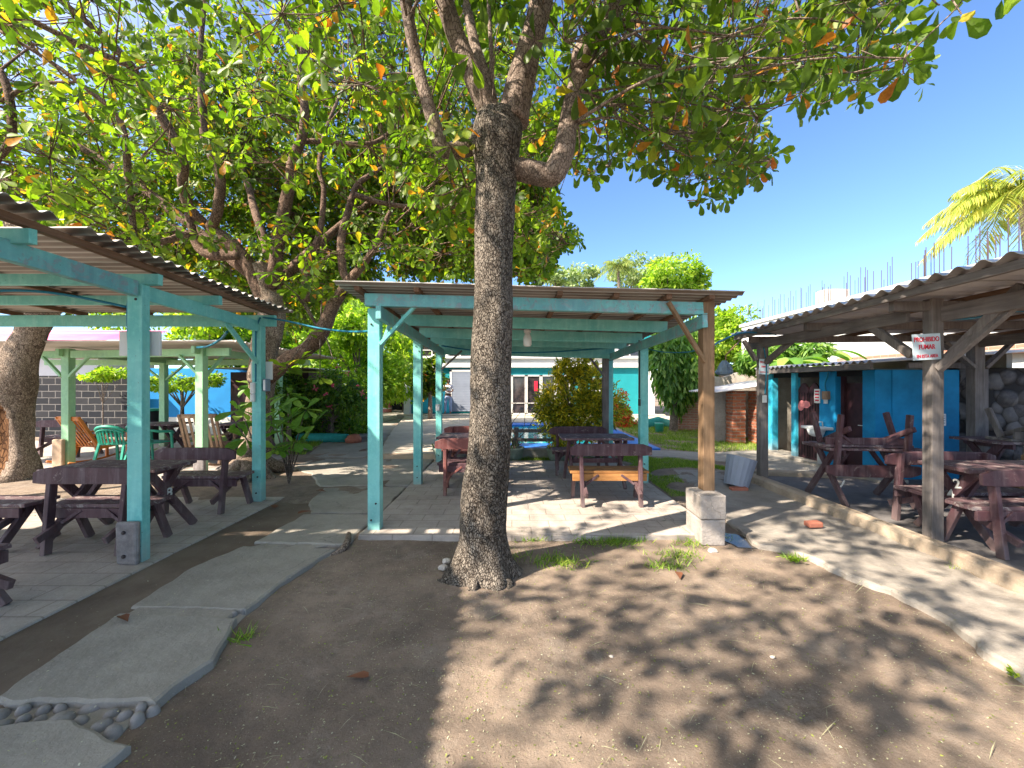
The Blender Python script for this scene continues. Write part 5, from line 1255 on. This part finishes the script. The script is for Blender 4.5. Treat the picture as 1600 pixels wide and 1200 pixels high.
# doors
def door(y0, y1, arch, open_=False, xx=X0+.02):
    mb = MB(); n_ = 12; vs = []
    zt = 1.62
    for i in range(n_+1):
        y = y0+(y1-y0)*i/n_; z = zt-(.14*(1-math.sin(math.pi*i/n_)) if arch else 0)
        for x_ in (xx, xx+.035):
            vs += [(x_, y, .06), (x_, y, z)]
    fs = []
    for i in range(n_):
        a = i*4; b = a+4; fs += [(a,b,b+1,a+1),(a+2,a+3,b+3,b+2),(a+1,b+1,b+3,a+3),(a,a+2,b+2,b)]
    fs += [(0,1,3,2),(n_*4,n_*4+2,n_*4+3,n_*4+1)]; mb.add(vs, fs)
    d_ = mb.build('door', M['maroondoor'], tw_)
    mb = MB()
    for y in np.linspace(y0+.03, y1-.03, 4): mb.box(xx-.006, xx+.001, y-.006, y+.006, .1, zt-.2)
    mb.build('batten', M['dark'], d_); return d_
door(8.19, 8.48, True); door(7.9, 8.18, True)
mb = MB(); mb.box(X0+.16, X0+.20, 6.97, 7.42, .05, 1.62); d3 = mb.build('door', M['maroondoor'], tw_, .004)
mb = MB(); mb.box(X0+.10, X0+.16, 6.915, 6.965, 0, 1.74); mb.box(X0+.10, X0+.16, 7.42, 7.485, 0, 1.74); mb.build('frame', M['maroondoor'], d3)
mb = MB(); mb.tube([(X0+.13,7.05,.86),(X0+.11,7.05,.86),(X0+.11,7.12,.86)], .008, 6); mb.build('handle', M['alu'], d3)
# red patch painted on the second door
mb = MB(); vs = []
for i in range(16):
    t = 2*math.pi*i/16; r_ = .13*(1+.35*math.sin(2*t+1)+.2*math.cos(3*t)); vs.append((X0+.012, 8.33-r_*math.cos(t)*1.0, 1.16+r_*math.sin(t)*.95))
mb.add(vs+[(v[0]+.006, v[1], v[2]) for v in vs], [tuple(range(16))]+[tuple(range(31,15,-1))]+[(i,16+i,16+(i+1)%16,(i+1)%16) for i in range(16)]); mb.build('faded_patch', M['pinkcloth'], tw_)
wbox(6.6,9.7,1.845,1.945,M['greywoodY'],'fascia',X0-.14,X0-.09)
mb = MB(); mb.box(6.5, 7.56, 6.50, 6.54, 1.86, 1.95); mb.build('fascia', M['greywood'], tw_)
roofz = lambda x, y: 1.975+.07*(x-6)
# roof: corrugations run back from the eave
roof_sheets(tw_, 5.93, 8.9, 6.5, 9.72, roofz, .15, .026, M['corrwhite'], .9, .02)
wbox(6.4,9.6,-.1,.05,M['pathstone'],'threshold',X0-.18,X0+.3)
# wash basin
ws = thing('wash_basin', 'white wash basin on the blue wall between the doorways', 'basin', (5.95, 7.75, .6))
mb = MB(); mb.box(5.80,6.1,7.52,7.98,.72,.77); mb.build('top', M['whitegloss'], ws, .012)
mb = MB(); mb.lathe((5.94,7.75,.58), [(.06,0),(.12,.03),(.155,.14)], 16); mb.build('bowl', M['whitegloss'], ws)
mb = MB(); mb.tube([(6.07,7.75,.77),(6.06,7.75,.86),(6.0,7.75,.86),(5.98,7.75,.83)], .012, 6); mb.build('tap', M['alu'], ws)
mb = MB(); mb.tube([(6.02,7.75,.0),(6.02,7.75,.6)], .05, 10); mb.build('pedestal', M['whitegloss'], ws)
# meter box and small notice on the wall
mt = box_thing('meter_box', 'small beige meter box on the blue wall above the basin', 'meter box', 6.02,6.1,7.60,7.72,1.30,1.46, M['chairwood'], False)
mb = MB(); mb.tube([(6.06,7.64,1.30),(6.06,7.64,1.22)], .018, 8); mb.tube([(6.06,7.69,1.30),(6.06,7.69,1.22)], .018, 8); mb.build('outlets', M['whitegloss'], mt)
nb = thing('notice', 'small white notice with red rows beside the second doorway', 'notice', (6.06, 7.9, 1.2))
mb = MB(); mb.box(6.085,6.092,7.84,7.99,1.22,1.50); mb.build('board', M['whitegloss'], nb)
mb = MB()
for z_ in (1.26,1.32,1.38,1.44):
    mb.box(6.080,6.084,7.865,7.965,z_,z_+.028)
mb.build('rows', M['redtext'], nb)
n2 = thing('notice', 'small pale framed notice on the blue wall just right of the near grey post', 'notice', (7.38, 6.65, .95))
mb = MB(); mb.box(7.12,7.26,6.635,6.65,.90,1.10); mb.build('board', M['whitegloss'], n2, .003)
mb = MB()
for z_ in (.94,.98,1.02,1.06): mb.box(7.14,7.24,6.631,6.634,z_,z_+.014)
mb.build('rows', M['bagblue'], n2)
# rubble wall at the right
rw = MB(); nxx, nzz = 60, 26; vs = []
for j in range(nzz+1):
    for i in range(nxx+1):
        x_ = 7.52+4.5*i/nxx; z_ = -.05+1.92*j/nzz; vs.append((x_, 6.68-.07*noise.noise(Vector((x_*3.2, 0, z_*3.2))), z_))
rw.add(vs, [(j*(nxx+1)+i, j*(nxx+1)+i+1, (j+1)*(nxx+1)+i+1, (j+1)*(nxx+1)+i) for j in range(nzz) for i in range(nxx)], True)
rw.box(7.52,12.02,6.8,7.05,-.05,1.87); rw.add([(7.52,6.6,1.87),(12.02,6.6,1.87),(12.02,7.05,1.87),(7.52,7.05,1.87)], [(0,1,2,3)])
tag(rw.build('stone_wall', M['rubble'], None), 'dark rubble stone wall at the right beyond the tables', 'wall')
mb = MB(); mb.bar((7.78,6.56,0),(7.78,6.56,1.85), .12, .07, (0,1,0)); tag(mb.build('timber_post', M['greywood'], None, .006), 'rough timber standing against the rubble wall', 'post')
# unfinished white building on the right
wb = thing('building', 'unfinished white building with rusty rebars standing up from its roof', 'building', (14, 13, 0))
mb = MB(); mb.box(11, 18, 7.5, 19.0, -.1, 4.32); mb.build('wall', M['white'], wb)
mb = MB(); mb.box(10.93, 18.1, 7.4, 19.1, 4.32, 4.44); mb.build('roof', M['white'], wb)
mb = MB(); mb.box(10.80, 11.0, 8.0, 13.2, 2.26, 2.46); mb.build('ledge', M['oldbrick'], wb, .01, .006)
mb = MB(); mb.box(11.4, 12.25, 14.4, 14.9, 4.44, 5.05); mb.build('brick_pile', M['rock'], wb, .02)  # pile of bricks standing on the roof
me_ = None
rb = None
for i in range(78):
    y = 8.4+10.4*(i/77)**1.0+rnd.uniform(-.05,.05); h_ = rnd.choice((.75,.8,.9,1.0,.45)) if i % 4 else 1.05
    if rb is None:
        mb = MB(); mb.tube([(11.2,y,4.3),(11.2,y,4.8),(11.2,y,5.4)], .010, 5); rb = mb.build('rebar', M['rebar'], wb); y00 = y
    else:
        c_ = rb.copy(); COL.objects.link(c_); c_.parent = wb; c_.location = (rnd.choice((0,0,.35)), y-y00, 0)
        s_ = h_/1.1; c_.scale = (1, 1, 1)
        c_.location.z = (h_-1.1)
        c_.rotation_euler = (0, 0, 0)
# old wall in the right garden
def wobwall(name, label, a, b, h, thk, m, cat='wall', topj=.06, n_=36):
    a = Vector(a+(0,)); b = Vector(b+(0,)); d = (b-a).normalized(); nn = Vector((-d.y, d.x, 0)); mb = MB(); vs = []
    for i in range(n_+1):
        p = a.lerp(b, i/n_); z = h+topj*noise.noise(p*1.7)*2
        for s_, zz_ in ((-.5,-.1),(-.5,z),(.5,z),(.5,-.1)): vs.append(p+nn*thk*s_+Vector((0,0,zz_)))
    fs = []
    for i in range(n_):
        for k_ in range(4): k2 = (k_+1) % 4; fs.append((i*4+k_, i*4+k2, (i+1)*4+k2, (i+1)*4+k_))
    fs += [(3,2,1,0), (n_*4,n_*4+1,n_*4+2,n_*4+3)]; mb.add(vs, fs)
    o = mb.build(name, m, None); return tag(o, label, cat)
ow = wobwall('boundary_wall', 'old stained grey wall with exposed pink brick in the right garden', (5.75,14.0), (11.0,13.4), 1.93, .25, M['oldwall'])
LOC[ow.name] = ow.location.copy()
mb = MB(); vs = []
for (x_, z_) in ((5.8,-.05),(7.15,-.05),(7.1,.5),(6.9,.85),(6.75,1.25),(6.4,1.35),(6.0,1.55),(5.8,1.4)): vs.append((x_, z_))
n_ = len(vs); mb.add([(x_,13.78-(x_-5.8)*.11,z_) for x_,z_ in vs]+[(x_,13.9-(x_-5.8)*.11,z_) for x_,z_ in vs], [tuple(range(n_)), tuple(range(2*n_-1,n_-1,-1))]+[(i,n_+i,n_+(i+1)%n_,(i+1)%n_) for i in range(n_)]); mb.build('bare_brick', M['oldbrick'], ow)
# little brick outbuilding
ob = thing('outbuilding', 'small brick outbuilding with sagging corrugated roof beyond the far grey post', 'building', (6.2, 11, 0))
for (x0,x1,y0) in ((5.93,6.27,10.65),(6.52,6.95,10.6)):
    mb = MB(); n_ = 18; vs = []
    for j in range(n_+1):
        z_ = -.03+1.43*j/n_; e = .007*(1 if j % 2 else -1)
        vs += [(x0-e,y0-e,z_),(x1+e,y0-e,z_),(x1+e,y0+.35+e,z_),(x0-e,y0+.35+e,z_)]
    mb.add(vs, [(j*4+k_, j*4+(k_+1)%4, (j+1)*4+(k_+1)%4, (j+1)*4+k_) for j in range(n_) for k_ in range(4)]+[(n_*4,n_*4+1,n_*4+2,n_*4+3)]); mb.build('brick_pillar', M['redbrick'], ob)
mb = MB(); mb.box(5.62,5.95,11.05,11.15,-.03,1.38); mb.build('wall', M['block'], ob)
mb = MB(); mb.box(5.9,8.2,11.8,11.95,0,1.4); mb.box(8.1,8.2,10.6,11.8,0,1.4); mb.build('back_wall', M['oldwall'], ob)
corr('roof', ob, 5.35, 8.4, 10.35, 12.0, lambda x,y: 1.38+.16*(x-5.35)+.02*noise.noise(Vector((x*2,y*2,0))), .12, .02, M['corrwhite'])
mb = MB(); mb.box(5.42,5.62,11.1,11.16,1.0,1.35); tag(mb.build('cloth', M['poolblue'], None), 'blue cloth hanging left of the brick outbuilding', 'cloth')
# cylindrical grey tub lying tilted by the path
tl = thing('concrete_bin', 'tilted fluted grey bin on the grass beside the right path', 'bin', (3.55, 6.35, 0))
rot = Matrix.Rotation(R(16), 3, 'Y') @ Matrix.Rotation(R(-6), 3, 'X')
mb = MB(); n_ = 36; pr_ = [(.165,-.02),(.168,.0),(.205,.40),(.208,.43),(.185,.43),(.17,.40),(.15,.08)]; vs = []
for (r_, z_) in pr_:
    for k_ in range(n_):
        t = 2*math.pi*k_/n_; q_ = r_*(1+(.028 if k_ % 2 else 0)); vs.append(rot @ Vector((q_*math.cos(t), q_*math.sin(t), z_))+Vector((3.5,6.2,.03)))
fs = [(i*n_+k_, i*n_+(k_+1)%n_, (i+1)*n_+(k_+1)%n_, (i+1)*n_+k_) for i in range(len(pr_)-1) for k_ in range(n_)]+[tuple(range(n_-1,-1,-1)), tuple((len(pr_)-1)*n_+k_ for k_ in range(n_))]
mb.add(vs, fs); mb.build('barrel', M['shutter'], tl)
mb = MB(); mb.box(3.3,3.55,5.95,6.05,-.02,.04); tag(mb.build('brick', M['brick_red'], None, .008, .004), 'loose brick at the foot of the tilted grey bin', 'brick')
mb = MB(); mb.box(0,.17,0,.09,0,.06); o = mb.build('brick', M['brick_red'], None, .012, .006, origin=(0,0,0)); o.location = G(1266,826,.01); o.rotation_euler = (0,0,R(8)); tag(o, 'orange brick lying alone on the right path', 'brick')

# ---------------------------------------------------------------- left yard behind
bw = MB(); bw.box(-15.5,-11.6,12.0,12.2,-.05,1.85); tag(bw.build('block_wall', M['darkblock'], None), 'black block wall with pale mortar at the back left', 'wall')
pk = thing('house', 'low house with a pink corrugated roof behind the black wall', 'house', (-17, 17, 0))
mb = MB(); mb.box(-26,-14.6,14,16.2,0,2.65); mb.build('wall', M['white'], pk)
roof_sheets(pk, -26.5, -14.2, 13.4, 16.4, lambda x,y: 2.70+.36*(y-13.4), .2, .03, M['corrpink'], 1.2, .05)
bb = thing('shed', 'bright blue wall shed between the mint posts at the back left', 'shed', (-11, 13, 0))
mb = MB(); mb.box(-11.6,-8.3,12.6,12.75,-.05,2.1); mb.build('wall', M['bluewall2'], bb)
mb = MB(); mb.box(-11.4,-8.9,12.57,12.6,0,.55); mb.build('worn_base', M['white'], bb)
ds = thing('shed', 'dark brown shed with a black doorway left of the large tree', 'shed', (-7.6, 12, 0))
mb = MB(); mb.box(-8.3,-6.0,11.7,14,-.05,1.95); mb.build('wall', M['maroondoor'], ds)
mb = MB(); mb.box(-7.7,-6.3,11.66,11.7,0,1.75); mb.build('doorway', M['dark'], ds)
roof_sheets(ds, -8.6,-5.8,11.3,14.2, lambda x,y: 2.05, .1,.015, M['corr'], 1., .03)
bx = thing('barrel', 'dark blue barrel with green lid before the black block wall', 'barrel', (-10.2, 11.2, 0))
mb = MB(); mb.lathe((-10.2,11.2,0), [(.30,0),(.33,.03),(.33,.5),(.34,.52),(.33,.54),(.33,.8),(.3,.85)], 22); mb.build('drum', M['black'], bx)
mb = MB(); mb.lathe((-10.2,11.2,.85), [(.34,0),(.35,.02),(.34,.05),(.1,.07)], 22); mb.build('lid', M['greenplastic'], bx)
# orange slatted deck chair
def slat_chair(label, name, x, y, rz, m, hb=.98, w_=.56, rock=False, tilt=.28):
    t = thing(name, label, 'chair', (0,0,0))
    for sx in (-1, 1):
        mb = MB(); mb.bar((sx*w_/2, .18, .33), (sx*w_/2, .18+tilt*1.1, hb), .045, .05, (0,1,0)); mb.build('back_post', m, t, .006)
        mb = MB(); mb.bar((sx*w_/2, -.32, .40), (sx*w_/2, .26, .32), .045, .06); mb.build('seat_rail', m, t, .006)
        mb = MB(); mb.bar((sx*w_/2, -.28, .03), (sx*w_/2, -.28, .60), .045, .045, (0,1,0)); mb.build('leg', m, t, .005)
        mb = MB(); mb.bar((sx*w_/2, .30, .03), (sx*w_/2, .18, .36), .045, .045, (0,1,0)); mb.build('leg', m, t, .005)
        mb = MB(); mb.bar((sx*(w_/2+.02), -.36, .62), (sx*(w_/2+.02), .30, .60), .08, .03); mb.build('armrest', m, t, .006)
        if rock:
            mb = MB(); mb.tube([(sx*w_/2, -.55+i*.12, .015+.10*((i-5)/5.)**2) for i in range(11)], .022, 6); mb.build('rocker', m, t)
    n_ = 6
    for i in range(n_):
        xx = -w_/2+.07+(w_-.14)*i/(n_-1); mb = MB(); mb.bar((xx, .2, .36), (xx, .2+tilt*1.02, hb-.05), .045, .014, (0,1,0)); mb.build('slat', m, t, .003)
    mb = MB(); mb.bar((-w_/2, .18+tilt*1.05, hb-.03), (w_/2, .18+tilt*1.05, hb-.03), .03, .08); mb.build('top_rail', m, t, .006)
    mb = MB()
    for i in range(7): mb.box(-w_/2+.02, w_/2-.02, -.33+i*.08, -.27+i*.08, .395-.010*i, .41-.010*i)
    mb.build('seat', m, t, .003)
    t.location = (x, y, 0); t.rotation_euler = (0,0,rz); return t
slat_chair('orange varnished slatted deck chair beside the mint post', 'deck_chair', -8.45, 8.15, R(165), M['orangewood'], .96, .62, True, .30)
slat_chair('brown wooden rocking chair behind the second mint post', 'rocking_chair', -6.05, 7.95, R(190), M['chairwood'], 1.02, .62, True, .22)
def mono(label, x, y, rz, group='green plastic chairs'):
    t = thing('plastic_chair', label, 'chair', (0,0,0), group); m = M['greenplastic']
    mb = MB(); mb.box(-.22,.22,-.22,.20,.42,.445); mb.build('seat', m, t, .012)
    mb = MB(); vs = []; n_ = 12
    # curved back rail with slots
    def bp(a, z): return (.25*math.sin(a)*1.0, .20+.10*math.cos(a)-.06+(z-.44)*.22, z)
    for a in np.linspace(-1.1, 1.1, 9):
        mb.bar(bp(a,.44), bp(a,.74), .028, .012, (0,1,0))
    mb.tube([bp(a, .79-.05*a*a) for a in np.linspace(-1.35,1.35,13)], [.03]*13, 8)
    mb.tube([bp(a, .73-.05*a*a) for a in np.linspace(-1.3,1.3,13)], [.02]*13, 8); mb.build('backrest', m, t)
    for sx in (-1,1):
        mb = MB(); mb.tube([(sx*.25,.20,.70),(sx*.29,.05,.66),(sx*.29,-.18,.64),(sx*.27,-.24,.60)], [.022,.026,.026,.022], 8); mb.build('armrest', m, t)
        mb = MB(); mb.bar((sx*.25,-.25,0),(sx*.25,-.21,.62), .045,.03,(0,1,0)); mb.build('leg', m, t, .005)
        mb = MB(); mb.bar((sx*.25,.30,0),(sx*.22,.18,.46), .045,.03,(0,1,0)); mb.build('leg', m, t, .005)
    t.location = (x,y,0); t.rotation_euler = (0,0,rz); return t
mono('green plastic armchair right beside the orange deck chair', -7.75, 7.85, R(185)); mono('green plastic armchair half hidden by the front turquoise post', -7.25, 7.95, R(170))
mono('green plastic armchair far off by the brick outbuilding', 6.32, 12.25, R(60), 'green plastic chairs')
mb = MB(); mb.lathe((4.9,13.2,0), [(.12,0),(.15,.28),(.155,.3)], 16); tag(mb.build('bucket', M['greenplastic'], None), 'small green bucket on the lawn at the foot of the drooping tree', 'bucket')
mb = MB(); mb.tube([(5.1,15.0,.06),(5.5,14.9,.12),(5.9,15.1,.06)], [.2,.26,.2], 12); tag(mb.build('planter_kerb', M['tealkerb'], None), 'pale turquoise stone border beyond the lawn near the drooping tree', 'kerb')
# wrapped lamp arm
wl = thing('wrapped_lamp', 'lamp wrapped in grey plastic hanging from a bent arm left of the grey pavilion', 'lamp', (3.7, 7.0, 1.8))
mb = MB(); mb.tube([tuple(P(1160,528,6.9)), tuple(P(1137,552,6.9)), tuple(P(1134,556,6.9)), tuple(P(1134,566,6.9))], .012, 8); mb.build('arm', M['rawwood'], wl)
mb = MB(); c = P(1132,576,6.9); n_ = 14; vs = []; rg = [(.03,.14),(.07,.09),(.11,.02),(.13,-.06),(.12,-.10),(.05,-.12)]
for (r_, z_) in rg:
    for k_ in range(n_):
        t = 2*math.pi*k_/n_; q_ = r_*(1+.35*noise.noise(Vector((math.cos(t)*2,math.sin(t)*2,z_*12)))); vs.append((c.x+q_*math.cos(t), c.y+q_*math.sin(t), c.z+z_))
mb.add(vs, [(i*n_+k_, i*n_+(k_+1)%n_, (i+1)*n_+(k_+1)%n_, (i+1)*n_+k_) for i in range(len(rg)-1) for k_ in range(n_)]+[tuple(range(n_-1,-1,-1)), tuple((len(rg)-1)*n_+k_ for k_ in range(n_))]); mb.build('wrapping', M['bagblue'], wl)

# ---------------------------------------------------------------- cables
def cable(label, pts, r_=.009, m='bluecable'):
    p, rr = catmull(pts, [r_]*len(pts), 8); mb = MB(); mb.tube(p, r_, 6); tag(mb.build('cable', M[m], None), label, 'cable')
cable('blue cable hanging between the left and the middle pavilion', [(-3.36,5.36,2.50),P(450,502,5.2),P(500,513,4.9),P(545,518,4.6),(-1.585,4.36,2.18)], .012)
cable('blue cable running down the turquoise post by the big tree', [(-3.40,5.36,2.5),(-3.455,5.36,2.35),(-3.46,5.355,2.1),(-3.46,5.355,1.63)], .012)
cable('blue cable down the left side of the front turquoise post', [(-3.47,3.60,2.42),(-3.465,3.58,2.2),(-3.465,3.6,1.7),(-3.465,3.6,1.2)], .012)
cable('blue cable slung under the roof of the left pavilion', [(-4.6,3.3,2.36),(-4.2,3.4,2.40),(-3.9,3.5,2.38),(-3.5,3.6,2.30)], .012)
cable('blue cable looping from the left pavilion towards the mint one', [P(355,518,5.6),P(345,530,6.0),P(325,541,6.4),P(308,543,6.8)], .018)
cable('blue cable hanging between the middle pavilion and the grey pavilion', [(2.2,4.33,2.02),P(1128,532,4.9),P(1160,520,5.6),P(1198,521,6.3),(4.2,6.3,2.38)], .012)
cable('thin blue cable from the right turquoise post to the brown corner post', [(2.18,6.4,2.17),(2.2,5.8,2.07),(2.18,5.0,2.0),(2.15,4.4,2.0)], .008)
cable('blue cable sagging under the far beams of the middle pavilion', [(-1.4,7.9,2.36),(-.5,7.6,2.22),(.6,7.5,2.2),(1.9,7.4,2.28)], .014)
cable('black cable down the right turquoise post of the middle pavilion', [(2.03,6.34,2.3),(2.035,6.335,1.8),(2.035,6.335,1.37)], .01, 'black')
cable('blue cable curling under the grey pavilion roof behind the near post', [(4.3,4.0,2.25),(4.9,4.2,2.30),(5.6,4.5,2.42),(6.5,4.6,2.44),(7.5,4.7,2.42)], .014)
cable('short blue cable at the back of the near grey post', [(4.42,4.12,1.86),(4.38,4.12,1.6),(4.31,4.12,1.35)], .012)
cable('blue cable down the far grey post', [(4.0,6.34,2.3),(4.06,6.335,1.9),(4.04,6.335,1.43)], .01)
cable('dark cable bending down the blue wall to the meter box', [(5.98,7.5,1.86),(6.06,7.62,1.75),(6.06,7.68,1.6),(6.07,7.67,1.46)], .012)

# ---------------------------------------------------------------- ground details
def rock(label, x, y, z, r_, seed, m='rock'):
    mb = MB(); n_ = 12; vs = []; rg = [(.8,-.5),(1.,0),(.85,.45),(.45,.72)]
    for (q0, z_) in rg:
        for k_ in range(n_):
            t = 2*math.pi*k_/n_; q_ = r_*q0*(1+.4*noise.noise(Vector((math.cos(t)*1.3+seed, math.sin(t)*1.3, z_)))); vs.append((x+q_*math.cos(t), y+q_*.75*math.sin(t), z+z_*r_*.8))
    mb.add(vs, [(i*n_+k_, i*n_+(k_+1)%n_, (i+1)*n_+(k_+1)%n_, (i+1)*n_+k_) for i in range(3) for k_ in range(n_)]+[tuple(3*n_+k_ for k_ in range(n_))]); tag(mb.build('stone', M[m], None), label, 'stone')
g_ = G(697,880,-.05); rock('upper pale stone left of the middle trunk', g_.x, g_.y, -.03, .04, 1); g_ = G(692,890,-.05); rock('lower pale stone left of the middle trunk', g_.x, g_.y, -.03, .04, 5)
g_ = G(1113,862,-.05); rock('pale stone in front of the concrete block', g_.x, g_.y, -.04, .045, 9)
g_ = G(50,745,0); rock('white stone at the foot of the hollow tree', g_.x, g_.y, .03, .10, 3)
g_ = G(955,1027,-.05); rock('small pale pebble on the dirt, lower middle', g_.x, g_.y, -.045, .014, 12); g_ = G(1207,1028,-.05); rock('small pale pebble on the dirt, right of the other one', g_.x, g_.y, -.045, .014, 14)
# puddle right of the block
slab('puddle', [(2.25,4.45),(2.22,4.15),(2.28,3.98),(2.52,3.95),(2.66,4.1),(2.60,4.5)], -.12, -.048, M['puddle'], .03, .08, .006, 30)
0 and slab('puddle', [(.62,3.72),(.80,3.66),(1.05,3.70),(1.12,3.80),(.9,3.86),(.68,3.82)], -.12, -.046, M['puddle'], .04, .06, .006, 31)
# curved buried root or rubber edge left of the slab
mb = MB(); p, rr = catmull([G(505,872,-.05),G(530,862,-.03),G(542,848,-.0),G(545,835,.0)], [.02,.03,.035,.03], 6); mb.tube(p, rr, 8, True, True, .3); tag(mb.build('root', M['hollowbark'], None), 'curved root crossing the dirt between path and slab', 'root')
# leaf litter, twigs, crumbs
def litter(name, n_, reg, size, m, z=-.05, T_=T_MID, zf=None):
    c = []
    while len(c) < n_:
        x, y = rnd.uniform(reg[0], reg[1]), reg[2]+(reg[3]-reg[2])*rnd.random()**1.5
        c.append((x, y, (gh(x, y) if zf is None else zf)+.004))
    c = np.array(c); u = npr.normal(size=(n_,3)); u[:,2] *= .12; w_ = npr.normal(scale=.25, size=(n_,3)); w_[:,2] += 1
    o = leafmesh(name, orient(c, u, w_, size*npr.uniform(.4,1.4,n_), T_), n_, T_, m, None); tag(o, kind='stuff'); return o
M['crumb'] = leafmat('litter_crumbs', [(0,(.30,.26,.18)),(.5,(.42,.40,.24)),(1,(.50,.47,.36))], .1)
M['green_crumb'] = leafmat('litter_green', [(0,(.16,.20,.04)),(1,(.32,.34,.08))], .2)
tag(litter('leaf_litter', 7500, (-1.9,3.0,1.3,4.2), .011, M['crumb']), 'pale crumbs scattered on the dirt', 'leaf litter')
tag(litter('leaf_litter', 2600, (-1.9,3.0,1.3,4.2), .013, M['green_crumb']), 'green bud crumbs scattered on the dirt', 'leaf litter')
tag(litter('leaf_litter', 260, (-3.0,-1.8,1.6,6), .014, M['crumb'], zf=.0), 'pale crumbs scattered on the left path', 'leaf litter')
tag(litter('leaf_litter', 300, (2.9,3.85,1.6,6.4), .014, M['crumb'], zf=.0), 'pale crumbs scattered on the right path', 'leaf litter')
T_STEM = (np.array([(0,0,0),(.5,.012,.06),(1,0,0),(.5,-.012,.06)]), [(0,1,2,3)])
tag(litter('twig_litter', 260, (-1.8,2.9,1.4,4.2), .12, M['crumb'], T_=(T_STEM[0],T_STEM[1])), 'thin pale stalks lying on the dirt', 'twigs')
fallen = [(540,1062,-.05),(1063,908,-.05),(200,975,.01),(490,800,.01),(430,790,-.01),(590,1008,-.05),(560,975,-.05),(1230,905,.01),(650,905,-.05),(560,705,.01),(575,690,.01),(510,770,.01)]
for i, (px, py, z_) in enumerate(fallen[:3]+fallen[3:5]+fallen[9:12]):
    g_ = G(px, py, z_); c = np.array([[g_.x, g_.y, z_+.015]]); a = i*1.3
    o_ = leafmesh('fallen_leaf', orient(c, np.array([[math.cos(a), math.sin(a), .1]]), np.array([[.1,.1,1.]]), np.array([.13 if py>800 else .18]), T_BIG)-np.array([g_.x,g_.y,z_]), 1, T_BIG, M['bark_leaf'], None); o_.location = (g_.x, g_.y, z_)
    wh = ['brown fallen leaf on the dirt near the left path edge','dark fallen leaf on the dirt right of the middle trunk','brown fallen leaf on the nearest grey path slab','brown fallen leaf at the near end of the silt strip','brown fallen leaf near the far turquoise post foot','fallen leaf on the path beyond the shrubs','fallen leaf furthest up the path','fallen leaf on the path beside the middle pavilion'][i]
    tag(o_, wh, 'leaf', 'fallen leaves')
# grass
T_BL = (np.array([(0,-.05,0),(.5,-.035,.0),(1,0,-.15),(.5,.035,.0),(0,.05,0)]), [(0,1,3,4),(1,2,3)])
def grass(name, label, pts, size, m=None, lean=.5):
    n_ = len(pts); u = npr.normal(scale=lean, size=(n_,3)); u[:,2] = 1; w_ = npr.normal(size=(n_,3)); w_[:,2] *= .2
    o = leafmesh(name, orient(np.array(pts), u, w_, size*npr.uniform(.5,1.3,n_), T_BL), n_, T_BL, m or M['grass'], None); tag(o, label, 'grass', kind='stuff'); return o
def scat(n_, poly, z):
    xs_ = [p[0] for p in poly]; ys_ = [p[1] for p in poly]; out = []
    while len(out) < n_:
        x = npr.uniform(min(xs_), max(xs_), 4000); y = npr.uniform(min(ys_), max(ys_), 4000)
        k_ = inpoly(x, y, poly); out += [(a, b, z) for a, b in zip(x[k_], y[k_]) if noise.noise(Vector((a*1.3, b*1.3, 0))) > -.25]
    return out[:n_]
grass('grass', 'short sunlit grass of the right garden', scat(26000, [(2.3,5.7),(2.8,5.7),(2.8,6.4),(3.0,7.6),(3.9,7.6),(4.1,7.0),(4.6,7.1),(3.6,8.6),(2.8,9.0),(2.35,9.3)], -.035), .055)
grass('grass', 'longer grass of the right garden lawn', scat(30000, [(3.8,9.8),(4.6,9.4),(6.0,9.6),(9,13.5),(9,18),(3.9,15.6)], -.035), .10)
grass('grass', 'grass strip behind the middle pavilion floor', scat(3500, [(-1.5,8.3),(2.3,8.3),(2.3,8.76),(-1.5,8.76)], -.03), .05)
grass('grass', 'grass by the flower bed beyond the path', scat(6000, [(-5.1,9.0),(-4.7,9.0),(-5.6,12.5),(-7,12.5),(-7,9.5)], -.01), .11)
pts = []
for (px, py, s_, k_) in ((968,845,.13,420),(835,842,.09,160),(870,880,.14,300),(1060,868,.12,200),(1040,885,.10,150),(1115,838,.10,160),(1240,875,.06,70),(1510,898,.09,160),(1080,850,.1,100),(905,842,.1,120),(940,850,.15,200),(520,875,.03,0),(380,1000,.07,60),(800,870,.1,60)):
    c = G(px, py, -.05)
    for _ in range(k_): pts.append((c.x+rnd.gauss(0, s_), c.y+rnd.gauss(0, s_*.5), gh(c.x, c.y)-.0))
grass('grass', 'scattered green tufts on the dirt by the middle slab', pts, .075, None, .9)
c = G(1240,880,-.05)
def weed(label, px, py, z, s_):
    g_ = G(px, py, z); t = thing('weed', label, 'weed', tuple(g_)); n_ = 26; a = npr.uniform(0,6.28,n_)
    u = np.stack([np.cos(a), np.sin(a), npr.uniform(.2,1.2,n_)],1); c = np.tile([g_.x,g_.y,z],(n_,1))+npr.normal(scale=[s_*.6,s_*.4,.005], size=(n_,3))
    leafmesh('foliage', orient(c, u, np.tile([0,0,1.],(n_,1))+npr.normal(scale=.2,size=(n_,3)), np.full(n_, s_), T_MID), n_, T_MID, M['leafbright'], t)
weed('small bright green weed at the right path edge', 1240, 876, -.03, .05); weed('small bright green weed at the lower right corner', 1588, 1052, -.04, .045)
